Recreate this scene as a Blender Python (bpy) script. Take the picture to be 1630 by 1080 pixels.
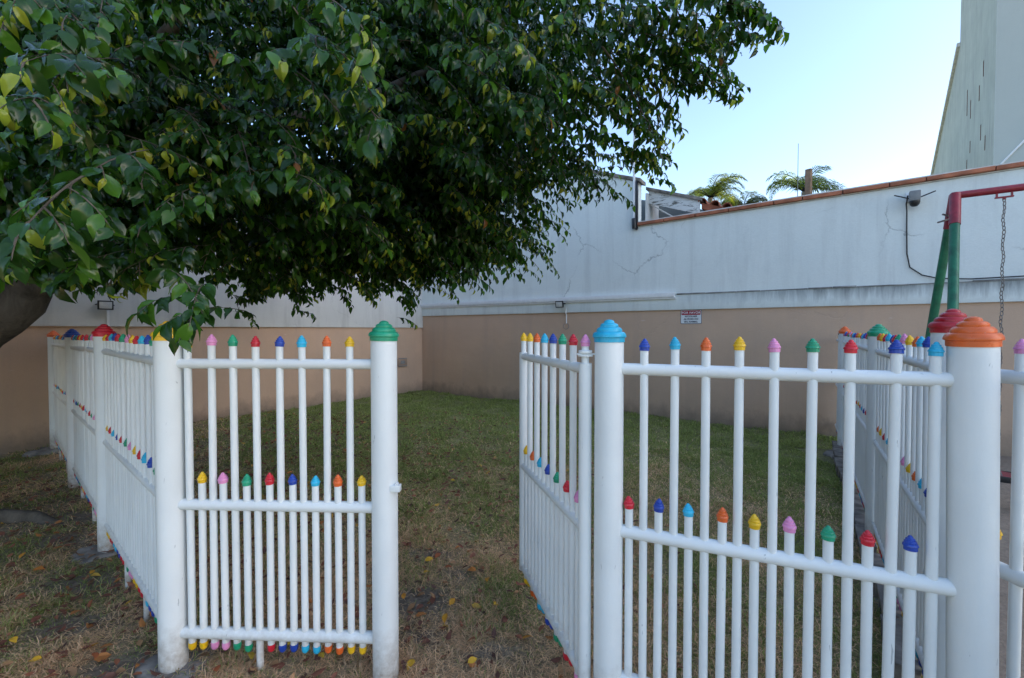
import bpy, bmesh, math, random
import numpy as np
from mathutils import Matrix, Vector, Euler

for o in list(bpy.data.objects):
    bpy.data.objects.remove(o)
S = bpy.context.scene
COL = S.collection
R = math.radians

# ------------------------------------------------------------------ camera
cam_d = bpy.data.cameras.new('camera')
cam = bpy.data.objects.new('camera', cam_d)
COL.objects.link(cam)
cam_d.sensor_width = 36.0
cam_d.lens = 700.0 / 1630.0 * 36.0
cam_d.clip_start = 0.05
cam_d.clip_end = 2000
cam.location = (0, 0, 1.52)
cam.rotation_euler = (R(90) - math.atan(15 / 700.0), 0, 0)
S.camera = cam

# ------------------------------------------------------------------ sky, sun, exposure
SUN_AZ, SUN_EL = 104.0, 29.0          # azimuth clockwise from +Y
W = bpy.data.worlds.new('World')
S.world = W
W.use_nodes = True
wn = W.node_tree
sky = wn.nodes.new('ShaderNodeTexSky')
sky.sky_type = 'NISHITA'
sky.sun_disc = False
sky.sun_elevation = R(SUN_EL)
sky.sun_rotation = R(SUN_AZ)
sky.altitude = 600
sky.air_density = 1.0
sky.dust_density = 1.7
sky.ozone_density = 1.3
bg = wn.nodes['Background']
bg.inputs['Strength'].default_value = 0.12
wn.links.new(sky.outputs[0], bg.inputs['Color'])

sun_d = bpy.data.lights.new('sun', 'SUN')
sun = bpy.data.objects.new('sun', sun_d)
COL.objects.link(sun)
sun_d.energy = 3.0
sun_d.angle = R(0.5)
sun_d.color = (1.0, 0.86, 0.66)
sd = Vector((math.sin(R(SUN_AZ)) * math.cos(R(SUN_EL)), math.cos(R(SUN_AZ)) * math.cos(R(SUN_EL)), math.sin(R(SUN_EL))))
sun.rotation_euler = sd.to_track_quat('Z', 'Y').to_euler()

S.view_settings.view_transform = 'Standard'
S.view_settings.look = 'None'
S.view_settings.exposure = 1.87
S.view_settings.gamma = 1.0
S.cycles.max_bounces = 8
S.cycles.diffuse_bounces = 4
S.cycles.transparent_max_bounces = 8
S.cycles.use_denoising = True

ORD = ['', 'second ', 'third ', 'fourth ', 'fifth ', 'sixth ', 'seventh ', 'eighth ', 'ninth ', 'tenth ', 'eleventh ', 'twelfth ', 'thirteenth ', 'fourteenth ', 'fifteenth ', 'sixteenth ', 'seventeenth ', 'eighteenth ', 'nineteenth ', 'twentieth ']
rng = random.Random(11)
nr = np.random.default_rng(7)

# ------------------------------------------------------------------ material helpers
MATS = {}


class NT:
    def __init__(s, name, rough=0.6, spec=0.5):
        s.m = bpy.data.materials.new(name)
        s.m.use_nodes = True
        s.t = s.m.node_tree
        s.b = s.t.nodes['Principled BSDF']
        s.b.inputs['Roughness'].default_value = rough
        s.b.inputs['Specular IOR Level'].default_value = spec
        s.out = s.t.nodes['Material Output']
        MATS[name] = s.m

    def n(s, typ, **kw):
        x = s.t.nodes.new(typ)
        for k, v in kw.items():
            if hasattr(x, k):
                setattr(x, k, v)
        return x

    def l(s, a, b):
        s.t.links.new(a, b)

    def coord(s, scale=(1, 1, 1), kind='Object', rot=(0, 0, 0)):
        tc = s.n('ShaderNodeTexCoord')
        mp = s.n('ShaderNodeMapping')
        mp.inputs['Scale'].default_value = scale
        mp.inputs['Rotation'].default_value = rot
        s.l(tc.outputs[kind], mp.inputs['Vector'])
        return mp.outputs['Vector']

    def world(s, scale=(1, 1, 1)):
        g = s.n('ShaderNodeNewGeometry')
        mp = s.n('ShaderNodeMapping')
        mp.inputs['Scale'].default_value = scale
        s.l(g.outputs['Position'], mp.inputs['Vector'])
        return mp.outputs['Vector']

    def noise(s, vec, scale=5, detail=4, rough=0.55, dist=0.0):
        x = s.n('ShaderNodeTexNoise')
        x.inputs['Scale'].default_value = scale
        x.inputs['Detail'].default_value = detail
        x.inputs['Roughness'].default_value = rough
        x.inputs['Distortion'].default_value = dist
        s.l(vec, x.inputs['Vector'])
        return x.outputs['Fac']

    def ramp(s, fac, p0, p1, c0=(0, 0, 0, 1), c1=(1, 1, 1, 1)):
        x = s.n('ShaderNodeValToRGB')
        x.color_ramp.elements[0].position = p0
        x.color_ramp.elements[1].position = p1
        x.color_ramp.elements[0].color = c0
        x.color_ramp.elements[1].color = c1
        s.l(fac, x.inputs['Fac'])
        return x.outputs['Color']

    def mix(s, fac, a, b, mode='MIX'):
        x = s.n('ShaderNodeMix')
        x.data_type = 'RGBA'
        x.blend_type = mode
        for val, idx in ((fac, 0), (a, 6), (b, 7)):
            if isinstance(val, (tuple, list)):
                x.inputs[idx].default_value = val if len(val) == 4 else (*val, 1)
            elif isinstance(val, (int, float)):
                x.inputs[idx].default_value = val
            else:
                s.l(val, x.inputs[idx])
        return x.outputs[2]

    def math(s, op, a, b=None, c=None):
        x = s.n('ShaderNodeMath')
        x.operation = op
        for i, v in enumerate((a, b, c)):
            if v is None:
                continue
            if isinstance(v, (int, float)):
                x.inputs[i].default_value = v
            else:
                s.l(v, x.inputs[i])
        return x.outputs[0]

    def col(s, c):
        if isinstance(c, (tuple, list)):
            s.b.inputs['Base Color'].default_value = (*c[:3], 1)
        else:
            s.l(c, s.b.inputs['Base Color'])
        return s

    def bump(s, h, strength=0.3, dist=0.01):
        x = s.n('ShaderNodeBump')
        x.inputs['Strength'].default_value = strength
        x.inputs['Distance'].default_value = dist
        s.l(h, x.inputs['Height'])
        s.l(x.outputs['Normal'], s.b.inputs['Normal'])
        return s


def plain(name, c, rough=0.5, var=0.12, scale=14, bump=0.0, spec=0.5, metal=0.0):
    t = NT(name, rough, spec)
    v = t.world()
    f = t.noise(v, scale, 5)
    lo = tuple(max(0, x * (1 - var)) for x in c)
    hi = tuple(min(1, x * (1 + var)) for x in c)
    t.col(t.mix(t.ramp(f, 0.3, 0.7), lo, hi))
    t.b.inputs['Metallic'].default_value = metal
    if bump:
        t.bump(t.noise(v, scale * 6, 3), bump, 0.004)
    return t.m


# white painted steel: faint grime, scuffs, brush ripple, mud splash low down
t = NT('white_paint', 0.42, 0.45)
v = t.world()
geo = t.n('ShaderNodeNewGeometry')
sep = t.n('ShaderNodeSeparateXYZ')
t.l(geo.outputs['Position'], sep.inputs[0])
base = t.mix(t.ramp(t.noise(v, 3.0, 5), 0.35, 0.7), (0.775, 0.795, 0.785), (0.70, 0.72, 0.715))
low = t.math('SUBTRACT', 1.0, t.math('MULTIPLY', sep.outputs['Z'], 3.2))
splash = t.math('MULTIPLY', t.math('MAXIMUM', low, 0.0), t.noise(v, 28, 6, 0.7))
base = t.mix(t.ramp(splash, 0.12, 0.6), base, (0.30, 0.25, 0.20))
sc = t.noise(t.world((60, 60, 11)), 1.0, 3, 0.6, 0.4)
base = t.mix(t.math('MULTIPLY', t.ramp(sc, 0.705, 0.735), 0.55), base, (0.22, 0.23, 0.25))
t.col(base)
t.l(t.ramp(t.noise(v, 9, 3), 0.3, 0.7, (0.34, 0.34, 0.34, 1), (0.55, 0.55, 0.55, 1)), t.b.inputs['Roughness'])
t.bump(t.math('ADD', t.noise(v, 120, 2), t.math('MULTIPLY', t.noise(v, 26, 3), 1.6)), 0.13, 0.003)

CAPCOL = dict(yellow=(0.80, 0.47, 0.01), pink=(0.74, 0.27, 0.50), green=(0.01, 0.30, 0.155), red=(0.58, 0.012, 0.03),
              blue=(0.012, 0.055, 0.36), sky=(0.02, 0.43, 0.66), orange=(0.74, 0.13, 0.02), dark_red=(0.42, 0.012, 0.02))
for k, c in CAPCOL.items():
    t = NT('cap_' + k, 0.32, 0.5)
    v = t.world()
    cc = t.mix(t.ramp(t.noise(v, 22, 5), 0.3, 0.72), tuple(x * 0.82 for x in c), tuple(min(1, x * 1.12 + 0.012) for x in c))
    chip = t.ramp(t.noise(v, 75, 4, 0.6), 0.72, 0.745)
    cc = t.mix(t.math('MULTIPLY', chip, 0.7), cc, (0.55, 0.55, 0.53))
    t.col(cc)
    t.l(t.ramp(t.noise(v, 40, 3), 0.3, 0.7, (0.24, 0.24, 0.24, 1), (0.48, 0.48, 0.48, 1)), t.b.inputs['Roughness'])
    t.bump(t.noise(v, 160, 3), 0.10, 0.003)

# stucco walls
def stucco(name, c0, c1, crack=0.0, streak=0.0, mould=False, splash=False):
    t = NT(name, 0.85, 0.25)
    v = t.coord()
    base = t.mix(t.ramp(t.noise(v, 0.9, 6, 0.6), 0.3, 0.7), c0, c1)
    fine = t.noise(v, 38, 4, 0.7)
    base = t.mix(t.math('MULTIPLY', t.ramp(fine, 0.25, 0.75), 0.16), base, tuple(x * 0.6 for x in c0))
    if streak:
        s1 = t.noise(t.coord((2.6, 2.6, 0.22)), 1.6, 5, 0.65, 0.3)
        base = t.mix(t.math('MULTIPLY', t.ramp(s1, 0.50, 0.78), streak), base, (0.21, 0.21, 0.215))
        s2 = t.noise(t.coord((1.0, 1.0, 0.6)), 2.3, 8, 0.75, 0.6)
        base = t.mix(t.math('MULTIPLY', t.ramp(s2, 0.56, 0.72), streak * 0.55), base, (0.33, 0.34, 0.36))
    h = t.math('ADD', t.noise(v, 55, 4, 0.6), t.math('MULTIPLY', t.noise(v, 7, 3), 1.5))
    if crack:
        nv = t.n('ShaderNodeTexNoise')
        nv.inputs['Scale'].default_value = 1.7
        nv.inputs['Detail'].default_value = 6
        nv.inputs['Roughness'].default_value = 0.7
        t.l(v, nv.inputs['Vector'])
        vm = t.n('ShaderNodeVectorMath')
        vm.operation = 'MULTIPLY_ADD'
        t.l(nv.outputs['Color'], vm.inputs[0])
        vm.inputs[1].default_value = (0.42, 0.42, 0.42)
        t.l(v, vm.inputs[2])
        vo = t.n('ShaderNodeTexVoronoi')
        vo.feature = 'DISTANCE_TO_EDGE'
        vo.inputs['Scale'].default_value = 0.55
        t.l(vm.outputs[0], vo.inputs['Vector'])
        line = t.math('SUBTRACT', 1.0, t.ramp(vo.outputs['Distance'], 0.0012, 0.006))
        mask = t.ramp(t.noise(v, 0.8, 3), 0.50, 0.62)
        line = t.math('MULTIPLY', line, mask)
        base = t.mix(t.math('MULTIPLY', line, crack), base, (0.16, 0.17, 0.18))
        h = t.math('SUBTRACT', h, t.math('MULTIPLY', line, 1.5))
    if mould:
        sp = t.n('ShaderNodeSeparateXYZ')
        tc = t.n('ShaderNodeTexCoord')
        t.l(tc.outputs['Object'], sp.inputs[0])
        # grime that starts on the ledge and runs down in drips
        top = t.math('SUBTRACT', sp.outputs['Z'], 1.84)
        drip = t.noise(t.coord((9, 9, 1.1)), 1.3, 6, 0.7, 0.3)
        right = t.ramp(sp.outputs['X'], 0.0, 1.0)
        xr = t.math('MULTIPLY', t.math('SUBTRACT', sp.outputs['X'], 5.2), 0.35)
        xr = t.math('MINIMUM', t.math('MAXIMUM', xr, 0.0), 1.0)
        k = t.math('MULTIPLY', t.math('ADD', t.math('MULTIPLY', top, 2.6), t.math('SUBTRACT', drip, 0.62)), xr)
        base = t.mix(t.math('MULTIPLY', t.ramp(k, 0.10, 0.60), 0.70), base, (0.075, 0.08, 0.08))
    if splash:
        sp = t.n('ShaderNodeSeparateXYZ')
        tc = t.n('ShaderNodeTexCoord')
        t.l(tc.outputs['Object'], sp.inputs[0])
        lowz = t.math('SUBTRACT', 0.34, sp.outputs['Z'])
        k = t.math('ADD', t.math('MULTIPLY', lowz, 1.6), t.math('SUBTRACT', t.noise(t.coord((1, 1, 0.7)), 4.5, 7, 0.7), 0.62))
        base = t.mix(t.math('MULTIPLY', t.ramp(k, 0.0, 0.45), 0.75), base, (0.20, 0.155, 0.12))
        blot = t.noise(v, 0.55, 6, 0.6, 0.4)
        base = t.mix(t.math('MULTIPLY', t.ramp(blot, 0.48, 0.66), 0.32), base, (0.40, 0.31, 0.24))
        scr = t.noise(t.coord((2, 2, 14)), 2.2, 4, 0.6, 0.5)
        base = t.mix(t.math('MULTIPLY', t.ramp(scr, 0.69, 0.73), 0.35), base, (0.70, 0.60, 0.52))
    t.col(base)
    t.bump(h, 0.28, 0.008)
    return t.m


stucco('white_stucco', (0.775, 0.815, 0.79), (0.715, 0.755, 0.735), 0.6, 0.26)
stucco('white_band', (0.775, 0.815, 0.79), (0.70, 0.745, 0.725), 0.0, 0.35, True)
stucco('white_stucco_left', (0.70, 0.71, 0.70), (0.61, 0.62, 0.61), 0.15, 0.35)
stucco('tan_stucco', (0.60, 0.41, 0.29), (0.53, 0.36, 0.25), 0.10, 0.16, False, True)
stucco('tower_plaster', (0.44, 0.47, 0.42), (0.33, 0.36, 0.325), 0.0, 0.8)
stucco('tower_smooth', (0.46, 0.50, 0.48), (0.43, 0.47, 0.455), 0.0, 0.06)
stucco('house_grey', (0.26, 0.28, 0.27), (0.20, 0.22, 0.215), 0.0, 0.4)
plain('terracotta', (0.36, 0.125, 0.065), 0.8, 0.45, 5, 0.4)
plain('roof_tile', (0.30, 0.095, 0.05), 0.85, 0.4, 6, 0.4)
plain('mortar', (0.60, 0.59, 0.56), 0.9, 0.2, 9, 0.4)
plain('dirty_ledge', (0.24, 0.24, 0.235), 0.9, 0.6, 5, 0.5)
plain('grey_metal', (0.20, 0.205, 0.21), 0.5, 0.2, 12)
plain('galvanised', (0.20, 0.18, 0.165), 0.55, 0.35, 40, 0.2, 0.5, 0.5)
plain('black_plastic', (0.014, 0.014, 0.016), 0.4, 0.3, 12)
plain('dark_iron', (0.045, 0.035, 0.03), 0.7, 0.5, 30, 0.4)
plain('white_plastic', (0.72, 0.73, 0.74), 0.4, 0.06, 12)
plain('lamp_glass', (0.55, 0.56, 0.55), 0.12, 0.1, 20)
plain('swing_red', (0.27, 0.022, 0.035), 0.40, 0.3, 14, 0.12)
plain('swing_green', (0.012, 0.13, 0.065), 0.42, 0.35, 14, 0.15)
plain('seat_red', (0.22, 0.03, 0.035), 0.6, 0.4, 20, 0.2)
plain('sign_white', (0.66, 0.69, 0.72), 0.35, 0.05, 20)
plain('sign_crimson', (0.33, 0.012, 0.035), 0.4, 0.08, 20)
plain('ink_navy', (0.02, 0.03, 0.06), 0.5, 0.1, 20)
plain('concrete', (0.19, 0.17, 0.15), 0.95, 0.6, 9, 1.0)
plain('hollow_shade', (0.060, 0.045, 0.038), 0.9, 0.6, 8, 0.7)
plain('cavity', (0.02, 0.018, 0.016), 1.0, 0.3, 12)
plain('wood_post', (0.20, 0.125, 0.075), 0.8, 0.35, 9, 0.4)
plain('peeling_board', (0.42, 0.42, 0.40), 0.8, 0.2, 9, 0.3)
plain('twig', (0.085, 0.066, 0.045), 0.8, 0.4, 20, 0.3)
plain('palm_trunk', (0.19, 0.16, 0.13), 0.9, 0.4, 4, 0.6)
plain('slot_brick', (0.16, 0.07, 0.045), 0.9, 0.3, 10)

# peeling paint on the fascia board
t = NT('fascia_paint', 0.8, 0.3)
v = t.coord((1.2, 1.2, 6))
p = t.noise(v, 4.0, 8, 0.75, 0.8)
t.col(t.mix(t.ramp(p, 0.54, 0.60), (0.60, 0.61, 0.60), (0.13, 0.13, 0.12)))
t.bump(p, 0.5, 0.01)

# bark
t = NT('bark', 0.9, 0.2)
v = t.world((1, 1, 0.5))
f = t.noise(v, 9, 8, 0.7, 0.5)
t.col(t.mix(t.ramp(f, 0.3, 0.7), (0.045, 0.038, 0.032), (0.15, 0.13, 0.105)))
t.bump(f, 0.8, 0.03)


def leafmat(name, rough, transl, tmul, spec=0.5):
    t = NT(name, rough, spec)
    a = t.n('ShaderNodeAttribute')
    a.attribute_name = 'col'
    f = t.noise(t.world(), 40, 3)
    c = t.mix(t.math('MULTIPLY', f, 0.25), a.outputs['Color'], (0.0, 0.0, 0.0), 'MIX')
    t.col(c)
    if transl:
        tr = t.n('ShaderNodeBsdfTranslucent')
        t.l(t.mix(1.0, a.outputs['Color'], tmul, 'MULTIPLY'), tr.inputs['Color'])
        mx = t.n('ShaderNodeMixShader')
        mx.inputs[0].default_value = transl
        t.l(t.b.outputs[0], mx.inputs[1])
        t.l(tr.outputs[0], mx.inputs[2])
        t.l(mx.outputs[0], t.out.inputs['Surface'])
    return t.m


leafmat('leaf', 0.16, 0.20, (2.3, 2.5, 0.7), 0.32)
leafmat('dead_leaf', 0.65, 0.15, (1.2, 1.1, 0.9))
leafmat('grass_blade', 0.8, 0.40, (1.35, 1.3, 1.1), 0.2)
leafmat('palm_leaf', 0.45, 0.45, (2.4, 2.2, 0.9))

# soil / thatch
t = NT('soil', 0.95, 0.15)
v = t.world()
a = t.n('ShaderNodeAttribute')
a.attribute_name = 'col'
f = t.noise(v, 34, 7, 0.72)
g = t.noise(v, 4, 5, 0.6)
c = t.mix(t.ramp(f, 0.3, 0.72), (0.35, 0.35, 0.35), (1.7, 1.7, 1.7))
c2 = t.mix(1.0, a.outputs['Color'], c, 'MULTIPLY')
c2 = t.mix(t.math('MULTIPLY', t.ramp(g, 0.4, 0.7), 0.4), c2, (0.12, 0.095, 0.07))
t.col(c2)
t.bump(t.math('ADD', f, t.math('MULTIPLY', g, 2)), 0.9, 0.03)
t = NT('sand', 0.95, 0.15)
v = t.world()
f = t.noise(v, 22, 8, 0.75)
t.col(t.mix(t.ramp(f, 0.25, 0.75), (0.20, 0.155, 0.118), (0.40, 0.315, 0.24)))
t.bump(t.math('ADD', f, t.noise(v, 90, 3)), 0.7, 0.02)


# ------------------------------------------------------------------ mesh helpers
class MB:
    def __init__(s):
        s.v, s.f = [], []

    def add(s, vs, fs):
        o = len(s.v)
        s.v += [tuple(x) for x in vs]
        s.f += [tuple(i + o for i in q) for q in fs]
        return s

    def box(s, x0, x1, y0, y1, z0, z1):
        v = [(x, y, z) for z in (z0, z1) for y in (y0, y1) for x in (x0, x1)]
        return s.add(v, [(0, 2, 3, 1), (4, 5, 7, 6), (0, 1, 5, 4), (2, 6, 7, 3), (0, 4, 6, 2), (1, 3, 7, 5)])

    def lathe(s, prof, n=16, cx=0, cy=0):
        vs, fs = [], []
        for r, z in prof:
            for i in range(n):
                a = 2 * math.pi * i / n
                vs.append((cx + r * math.cos(a), cy + r * math.sin(a), z))
        m = len(prof)
        for j in range(m - 1):
            for i in range(n):
                k = (i + 1) % n
                fs.append((j * n + i, j * n + k, (j + 1) * n + k, (j + 1) * n + i))
        if prof[0][0] > 1e-5:
            fs.append(tuple(range(n))[::-1])
        if prof[-1][0] > 1e-5:
            fs.append(tuple((m - 1) * n + i for i in range(n)))
        return s.add(vs, fs)

    def tube(s, pts, r, n=10, cap=True):
        pts = [Vector(p) for p in pts]
        rs = r if isinstance(r, (list, tuple)) else [r] * len(pts)
        vs, fs = [], []
        prev = None
        for i, p in enumerate(pts):
            d = (pts[min(i + 1, len(pts) - 1)] - pts[max(i - 1, 0)]).normalized()
            if prev is None:
                u = d.cross(Vector((0, 0, 1)))
                if u.length < 1e-3:
                    u = d.cross(Vector((0, 1, 0)))
                u.normalize()
            else:
                u = (prev - d * prev.dot(d)).normalized()
            prev = u
            w = d.cross(u)
            for k in range(n):
                a = 2 * math.pi * k / n
                vs.append(p + (u * math.cos(a) + w * math.sin(a)) * rs[i])
        for j in range(len(pts) - 1):
            for k in range(n):
                q = (k + 1) % n
                fs.append((j * n + k, j * n + q, (j + 1) * n + q, (j + 1) * n + k))
        if cap:
            fs.append(tuple(range(n))[::-1])
            fs.append(tuple((len(pts) - 1) * n + k for k in range(n)))
        return s.add(vs, fs)

    def prism(s, poly, y0, y1):
        """polygon in local x,z extruded along y"""
        n = len(poly)
        vs = [(x, y0, z) for x, z in poly] + [(x, y1, z) for x, z in poly]
        fs = [tuple(range(n)), tuple(range(2 * n - 1, n - 1, -1))]
        fs += [(i, n + i, n + (i + 1) % n, (i + 1) % n) for i in range(n)]
        return s.add(vs, fs)

    def mesh(s, name, mat, smooth=True, angle=40, bevel=0):
        me = bpy.data.meshes.new(name)
        me.from_pydata(s.v, [], s.f)
        bm = bmesh.new()
        bm.from_mesh(me)
        bmesh.ops.recalc_face_normals(bm, faces=bm.faces)
        if bevel:
            ed = [e for e in bm.edges if len(e.link_faces) == 2 and e.calc_face_angle() > 0.7]
            bmesh.ops.bevel(bm, geom=ed, offset=bevel, segments=2, profile=0.6, affect='EDGES')
        bm.to_mesh(me)
        bm.free()
        me.materials.append(MATS[mat])
        if smooth:
            for p in me.polygons:
                p.use_smooth = True
            me.set_sharp_from_angle(angle=R(angle))
        return me


def put(name, me, parent=None, loc=(0, 0, 0), rot=(0, 0, 0), scale=(1, 1, 1)):
    o = bpy.data.objects.new(name, me)
    COL.objects.link(o)
    o.parent = parent
    o.location = loc
    o.rotation_euler = rot
    o.scale = scale
    return o


def tag(o, label, cat, group=None, kind=None):
    o['label'] = label
    o['category'] = cat
    if group:
        o['group'] = group
    if kind:
        o['kind'] = kind
    return o


def thing(name, label, cat, loc=(0, 0, 0), rz=0, group=None):
    o = bpy.data.objects.new(name, None)
    o.empty_display_size = 0.1
    COL.objects.link(o)
    o.location = loc
    o.rotation_euler = (0, 0, rz)
    return tag(o, label, cat, group)


def np_mesh(name, V, F, mat, colors=None, smooth=True):
    me = bpy.data.meshes.new(name)
    k = F.shape[1]
    me.vertices.add(len(V))
    me.vertices.foreach_set('co', V.astype(np.float32).ravel())
    me.loops.add(F.size)
    me.loops.foreach_set('vertex_index', F.astype(np.int32).ravel())
    me.polygons.add(len(F))
    me.polygons.foreach_set('loop_start', np.arange(0, F.size, k, dtype=np.int32))
    me.polygons.foreach_set('loop_total', np.full(len(F), k, dtype=np.int32))
    if smooth:
        me.polygons.foreach_set('use_smooth', np.ones(len(F), dtype=bool))
    if colors is not None:
        at = me.color_attributes.new('col', 'FLOAT_COLOR', 'POINT')
        c4 = np.concatenate([colors, np.ones((len(colors), 1))], 1).astype(np.float32)
        at.data.foreach_set('color', c4.ravel())
    me.materials.append(MATS[mat])
    me.update()
    me.validate()
    return me


# ------------------------------------------------------------------ layout of the yard
CORNER = (-2.25, 11.0)
DR = (0.823, -0.568)             # along the right-hand wall
DL = (-0.62, -0.785)             # along the left-hand wall
RZ_R = math.atan2(DR[1], DR[0])
RZ_L = math.atan2(-DL[1], -DL[0])
POST = dict(Y=(-1.516, 1.94), G=(-0.554, 1.90), B=(0.376, 1.70), O=(1.352, 1.29), Rd=(1.560, 1.560), G2=(2.54, 3.05),
            O2=(4.01, 5.30), P2=(-2.83, 3.05), P3=(-4.40, 4.40), P4=(-6.05, 5.80))


def hgt(x, y):
    """gentle unevenness of the yard"""
    h = 0.018 * np.sin(x * 1.7 + 0.6) * np.cos(y * 1.3) + 0.010 * np.sin(x * 4.1 + y * 3.3) + 0.006 * np.sin(x * 9.0 - y * 7.7)
    h = h - 0.11 * np.exp(-(((x + 5.4) / 1.6) ** 2 + ((y - 5.2) / 1.2) ** 2))
    return h - 0.012


def wallside(x, y):
    """distances to the yard side of both walls (positive inside the yard)"""
    d1 = (x - CORNER[0]) * -0.568 + (y - CORNER[1]) * -0.823
    d2 = (x - CORNER[0]) * 0.785 + (y - CORNER[1]) * -0.62
    return d1, d2


def fence_right(x, y):
    return x - (0.55 + 0.653 * y)      # >0 : play area beyond the right-hand fence


def vnoise(x, y, sc, seed):
    q = np.random.default_rng(seed)
    s = np.zeros_like(x)
    for i in range(10):
        a = q.uniform(0, 2 * math.pi)
        k = sc * q.uniform(0.6, 1.9)
        s = s + np.sin(k * (x * math.cos(a) + y * math.sin(a)) + q.uniform(0, 6.28))
    return s / 3.2


SOIL = [(-0.55, 2.95, 0.22, 0.10), (-0.52, 2.45, 0.22, 0.14), (-0.30, 2.70, 0.20, 0.10), (-0.45, 2.15, 0.14, 0.09), (-0.12, 2.05, 0.14, 0.09),
        (-2.2, 2.25, 0.40, 0.22), (-2.55, 2.62, 0.42, 0.2), (-1.75, 1.95, 0.35, 0.12), (-0.05, 1.75, 0.2, 0.1), (-3.6, 3.6, 0.7, 0.25), (-3.2, 3.2, 0.5, 0.2)]


def cover(x, y):
    """0 dry thatch .. 1 green turf, and bare soil amount"""
    n1 = vnoise(x, y, 1.6, 3)
    n2 = vnoise(x, y, 5.5, 4)
    g = 1 / (1 + np.exp(-((y - 4.3 + 0.5 * np.abs(x + 0.4)) * 1.3 + n1 * 0.7 + n2 * 0.55)))
    g = np.maximum(g, 0.75 * np.exp(-(((x - 0.02) / 0.30) ** 2 + ((y - 2.55) / 0.35) ** 2)))
    right = 1 / (1 + np.exp(-((x - 0.75) * 5)))
    g = np.maximum(g, right * (0.55 + 0.22 * n2 + 0.12 * n1))
    left = 1 / (1 + np.exp(((x + 1.5) + 0.6 * (y - 1.9)) * 4))      # outside the left-hand fence
    g = g * (1 - left) + left * np.clip(0.50 + 0.25 * n2 + 0.1 * n1, 0, 1)
    s = np.zeros_like(x)
    for a, b, c, d in SOIL:
        s = np.maximum(s, np.exp(-(((x - a) / c) ** 2 + ((y - b) / d) ** 2) * 1.1))
    s = np.clip(s + n2 * 0.18, 0, 1)
    under = 1 / (1 + np.exp((np.hypot(x + 4.4, y - 3.9) - 2.1) * 3))   # worn ground round the trunk
    s = np.clip(np.maximum(s, under * 0.75), 0, 1)
    return np.clip(g, 0, 1), s


# ground: one sheet, fine near the camera, running out to the horizon
def axis(lo, hi, step, far):
    a = list(np.arange(lo, hi + 1e-6, step))
    e = []
    k = step
    x = hi
    while x < far:
        k *= 1.6
        x += k
        e.append(x)
    f = []
    k = step
    x = lo
    while x > -far:
        k *= 1.6
        x -= k
        f.append(x)
    return np.array(f[::-1] + a + e)


ax, ay = axis(-7.5, 7.5, 0.06, 900), axis(-0.5, 12.0, 0.06, 900)
GX, GY = np.meshgrid(ax, ay)
gx, gy = GX.ravel(), GY.ravel()
inner = np.clip(1 - (np.maximum(np.abs(gx) - 9, 0) + np.maximum(gy - 13, 0) + np.maximum(-1 - gy, 0)) / 3, 0, 1)
gz = hgt(gx, gy) * inner
nx, ny = len(ax), len(ay)
idx = np.arange(nx * ny).reshape(ny, nx)
F = np.stack([idx[:-1, :-1], idx[:-1, 1:], idx[1:, 1:], idx[1:, :-1]], -1).reshape(-1, 4)
g, s = cover(gx, gy)
dry_c, grn_c, soil_c = np.array([0.46, 0.335, 0.21]), np.array([0.25, 0.245, 0.10]), np.array([0.21, 0.17, 0.135])
gc = dry_c * (1 - g[:, None]) + grn_c * g[:, None]
gc = gc * (1 - s[:, None]) + soil_c * s[:, None]
ground = put('ground', np_mesh('ground', np.stack([gx, gy, gz], 1), F, 'soil', gc))
ground['kind'] = 'structure'
ground['label'] = 'uneven yard ground of worn soil and dry thatch'

# play-area sand beyond the right-hand fence
sx = np.linspace(0, 1, 60)
sy = np.linspace(0, 1, 60)
A, B_ = np.meshgrid(sx, sy)
y_ = -1.0 + A * 9.0
x_ = 0.55 + 0.653 * y_ + 0.16 + B_ * 9.0
sz = np.where((np.abs(x_) < 9), hgt(x_, y_), 0) * np.clip(1 - (np.maximum(np.abs(x_) - 9, 0)) / 3, 0, 1) + 0.012
idx = np.arange(3600).reshape(60, 60)
F = np.stack([idx[:-1, :-1], idx[:-1, 1:], idx[1:, 1:], idx[1:, :-1]], -1).reshape(-1, 4)
# keep the sheet on the yard side of the wall
sand = put('sand_yard', np_mesh('sand_yard', np.stack([x_.ravel(), y_.ravel(), sz.ravel()], 1), F, 'sand'))
sand['kind'] = 'structure'
sand['label'] = 'pale trodden sand under the swing'

# ------------------------------------------------------------------ right-hand boundary wall
wall = thing('boundary_wall', 'white stucco wall with tan lower half, gable step and terracotta coping, behind the lawn', 'wall', (*CORNER, 0), RZ_R)
LEN = 21.0
T_STEP = 5.46


def sheet_box(cuts_x, y0, y1, z0, z1, m):
    for a, b in zip(cuts_x[:-1], cuts_x[1:]):
        m.box(a, b, y0, y1, z0, z1)


put('lower_wall', MB().box(0.003, LEN, 0.0, 0.18, -0.3, 1.95).mesh('lower_wall', 'tan_stucco', bevel=0.004), wall)
put('wall_band', MB().box(0.0, LEN, -0.030, 0.20, 1.855, 2.112).mesh('wall_band', 'white_band', bevel=0.006), wall)
put('upper_wall', MB().prism([(0.0, 2.06), (LEN, 2.06), (LEN, 3.46 + 0.16), (T_STEP, 3.345), (T_STEP, 4.15), (4.83, 4.385), (3.0, 5.08), (0.0, 5.08)], -0.008, 0.20).mesh('upper_wall', 'white_stucco'), wall)
lm = MB()
x = 6.15
while x < LEN:
    w = rng.uniform(0.25, 0.7)
    lm.box(x, x + w - 0.004, -0.034 - rng.uniform(0, 0.012), -0.010, 2.110, 2.121 + rng.uniform(0, 0.012))
    x += w
put('ledge', lm.mesh('ledge', 'dirty_ledge', bevel=0.004), wall)['label'] = 'grimy dark ledge along the white wall'
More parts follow.
